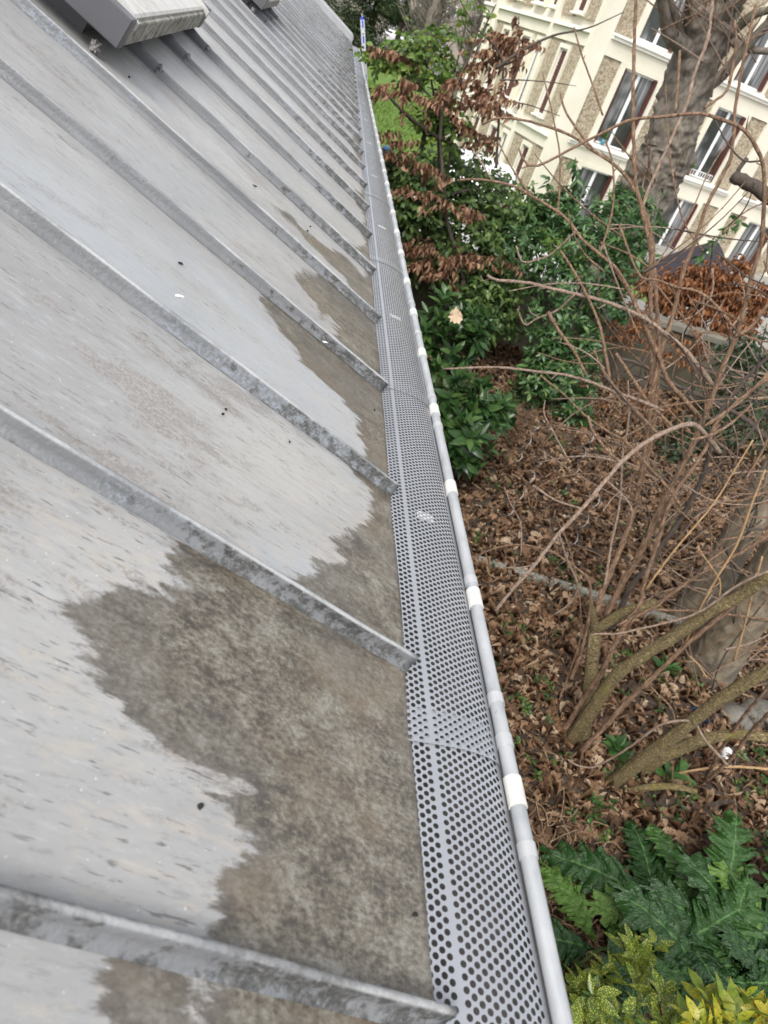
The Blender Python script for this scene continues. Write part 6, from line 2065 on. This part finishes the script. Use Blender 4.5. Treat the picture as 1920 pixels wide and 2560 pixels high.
# ------------------------------------------------------------------ ladder at the far end of the gutter
M_ALU = plain('ladder_aluminium', (0.62, 0.63, 0.66), 0.35, 0.5, 0.04, 8)
M_BLUE = plain('blue_sticker', (0.035, 0.07, 0.50), 0.4, 0, 0.04, 8)
top = at(906, 46, 14.15); low = at(913, 178, 14.15)
dv = (low - top) / np.linalg.norm(low - top)
foot = low + dv * ((low[2] - 0.0) / -dv[2])
ld = thing('ladder', tuple(foot), 'aluminium ladder with blue stickers leaning on the far gutter end', 'ladder')
fx = np.array([1.0, 0, 0]) - dv * dv[0]; fx /= np.linalg.norm(fx)
for off in (0.0, 0.42):
    mb = MB()
    n_ = 24
    sec = [(-0.033, -0.012), (0.033, -0.012), (0.033, 0.012), (-0.033, 0.012)]
    mb.prism(sec, top + np.array([0, off, 0]), fx, (0, 1, 0), dv, 0.02, np.linalg.norm(foot - top))
    st = mb.build('stile', M_ALU, ld)
    # rounded end cap
    a_ = np.linspace(0, math.pi, 9)
    capp = [(0.034 * math.cos(q), 0.034 * math.sin(q) * 0.9) for q in a_]
    q = MB(); q.prism(capp, top + np.array([0, off, 0]) + dv * 0.02, fx, -dv, (0, 1, 0), -0.013, 0.013); q.build('end_cap', M_BLUE, st)
    if off == 0.0:
        for (a, b) in ((0.03, 0.13), (0.245, 0.345), (0.50, 0.56), (0.80, 0.90), (1.2, 1.3)):
            q = MB(); q.prism([(-0.013, -0.0145), (0.013, -0.0145), (0.013, -0.0122), (-0.013, -0.0122)], top, fx, (0, 1, 0), dv, a, b); q.build('sticker', M_BLUE, st)
        q = MB(); q.prism([(-0.01, -0.0145), (0.01, -0.0145), (0.01, -0.0122), (-0.01, -0.0122)], top, fx, (0, 1, 0), dv, 0.205, 0.225); q.build('bolt', M_RUB, st)
k_ = 0.25
while k_ < 3.3:
    p = top + dv * k_
    MB().tube([p + np.array([0, 0.0125, 0]), p + np.array([0, 0.4075, 0])], 0.015, 10).build('rung', M_ALU, ld); k_ += 0.28

# ------------------------------------------------------------------ parasol on the patio
apx = at(1795, 603, 12.2)
um = thing('parasol', (apx[0], apx[1], 0), 'dark grey purple parasol with a small white emblem before the building', 'parasol')
M_CAN = plain('grey_purple_canvas', (0.028, 0.023, 0.030), 0.85, 0, 0.12, 6)
NR = 8
rad_u, dz = 1.0, 0.85
for i in range(NR):
    a0, a1 = 2 * math.pi * i / NR, 2 * math.pi * (i + 1) / NR
    V, F = [], []
    rows_ = 6
    for j in range(rows_ + 1):
        q = j / rows_
        for k2 in range(4):
            a = a0 + (a1 - a0) * k2 / 3
            sag = 1 - 0.06 * math.sin(math.pi * k2 / 3)
            r_ = rad_u * q * sag
            V.append((apx[0] + r_ * math.cos(a), apx[1] + r_ * math.sin(a), apx[2] - dz * q ** 1.15 - 0.03 * math.sin(math.pi * k2 / 3) * q))
    for j in range(rows_):
        for k2 in range(3):
            b0_ = j * 4 + k2
            F.append((b0_, b0_ + 4, b0_ + 5, b0_ + 1))
    # valance
    nvv = len(V)
    for k2 in range(4): V.append((V[rows_ * 4 + k2][0], V[rows_ * 4 + k2][1], V[rows_ * 4 + k2][2] - 0.12))
    for k2 in range(3): F.append((rows_ * 4 + k2, nvv + k2, nvv + k2 + 1, rows_ * 4 + k2 + 1))
    MB().add(V, F).build('canopy_panel', M_CAN, um)
    tip = np.array([apx[0] + rad_u * math.cos(a0), apx[1] + rad_u * math.sin(a0), apx[2] - dz - 0.015])
    MB().tube([apx + [0, 0, -0.05], tip], 0.008, 6).build('rib', M_DTWIG, um)
MB().tube([(apx[0], apx[1], 0), tuple(apx + [0, 0, 0.06])], 0.022, 12).build('pole', M_ALU, um)
MB().box((apx[0] - 0.28, apx[1] - 0.28, -0.02), (apx[0] + 0.28, apx[1] + 0.28, 0.06), None, 0.02).build('base', M_CONC, um)
av = -math.pi / 2 - math.pi / 8 - 0.35
e0 = apx + np.array([math.cos(av) * 0.30, math.sin(av) * 0.30, -dz * 0.22])
emb = MB()
for (ox_, oz_, r_) in ((-0.022, 0.02, 0.02), (0.022, 0.02, 0.02), (0, -0.012, 0.026)):
    c_ = e0 + np.array([ox_, -0.012, oz_])
    emb.tube([c_, c_ + np.array([0, -0.004, 0])], r_, 12)
emb.build('emblem', M_WCLIP, um)

# ------------------------------------------------------------------ dark sack with blue things in it, beyond the gutter
sk_ = thing('waste_sack', tuple(ground(978, 420)), 'dark navy sack with something blue sticking out beyond the gutter', 'sack')
b = at(958, 420, 9.6)
V, F = [], []
nu, nv = 16, 10
for j in range(nv):
    q = j / (nv - 1)
    for i in range(nu):
        a = 2 * math.pi * i / nu
        rr_ = (0.17 * (1 - 0.35 * q) + 0.03 * math.sin(3 * a + 5 * q)) * (1 + 0.25 * float(vnoise(i * 0.8, j * 0.9, 4) - 0.5))
        V.append((b[0] - 0.02 + rr_ * math.cos(a), 9.6 + rr_ * math.sin(a), 0.0 + q * (b[2] + 0.22)))
for j in range(nv - 1):
    for i in range(nu):
        F.append((j * nu + i, j * nu + (i + 1) % nu, (j + 1) * nu + (i + 1) % nu, (j + 1) * nu + i))
F.append(tuple((nv - 1) * nu + i for i in range(nu)))
MB().add(V, F, True).build('bag', plain('navy_black_plastic', (0.018, 0.018, 0.028), 0.35, 0, 0.2, 20, 0.3), sk_)
p = at(978, 392, 9.6); q = at(968, 372, 9.6)
MB().box(p - [0.05, 0.03, 0.03], p + [0.07, 0.03, 0.03], None, 0.01).build('blue_flap', plain('bright_blue_plastic', (0.06, 0.14, 0.42), 0.4), sk_)
MB().box(q - [0.05, 0.03, 0.02], q + [0.03, 0.03, 0.03], None, 0.01).build('blue_flap', plain('pale_blue_plastic', (0.12, 0.30, 0.55), 0.4), sk_)
# pots on a sill of the building
for (xx, zz, r_, lb) in [(5.38, 2.26, 0.09, 'terracotta pot on the sill behind the white lattice'), (1.75, 2.26, 0.07, 'small blue pot on the sill of the window with the plant')]:
    c_ = BM @ Vector((xx, -0.03, zz)); c2 = BM @ Vector((xx, -0.03, zz + 0.17))
    t = thing('flower_pot', tuple(c_), lb, 'pot')
    MB().tube([tuple(c_), tuple(c2)], [r_ * 0.75, r_], 14).build('pot', M_TERRA if xx > 3 else plain('teal_pot', (0.04, 0.22, 0.30), 0.4), t)
    C = np.array([tuple(c2)] * 4) + rg.normal(0, 0.03, (4, 3)) + [0, 0, 0.03]
    P, d, s_, n, L = rosettes(C, np.tile([0, 0, 1.0], (4, 1)), 6, 0.12, 0.3, rg, 0.7, 0.9)
    leaves_out(t, M_LIGHT, T_LAUREL, P, d, s_, n, L, 12, rng=rg)
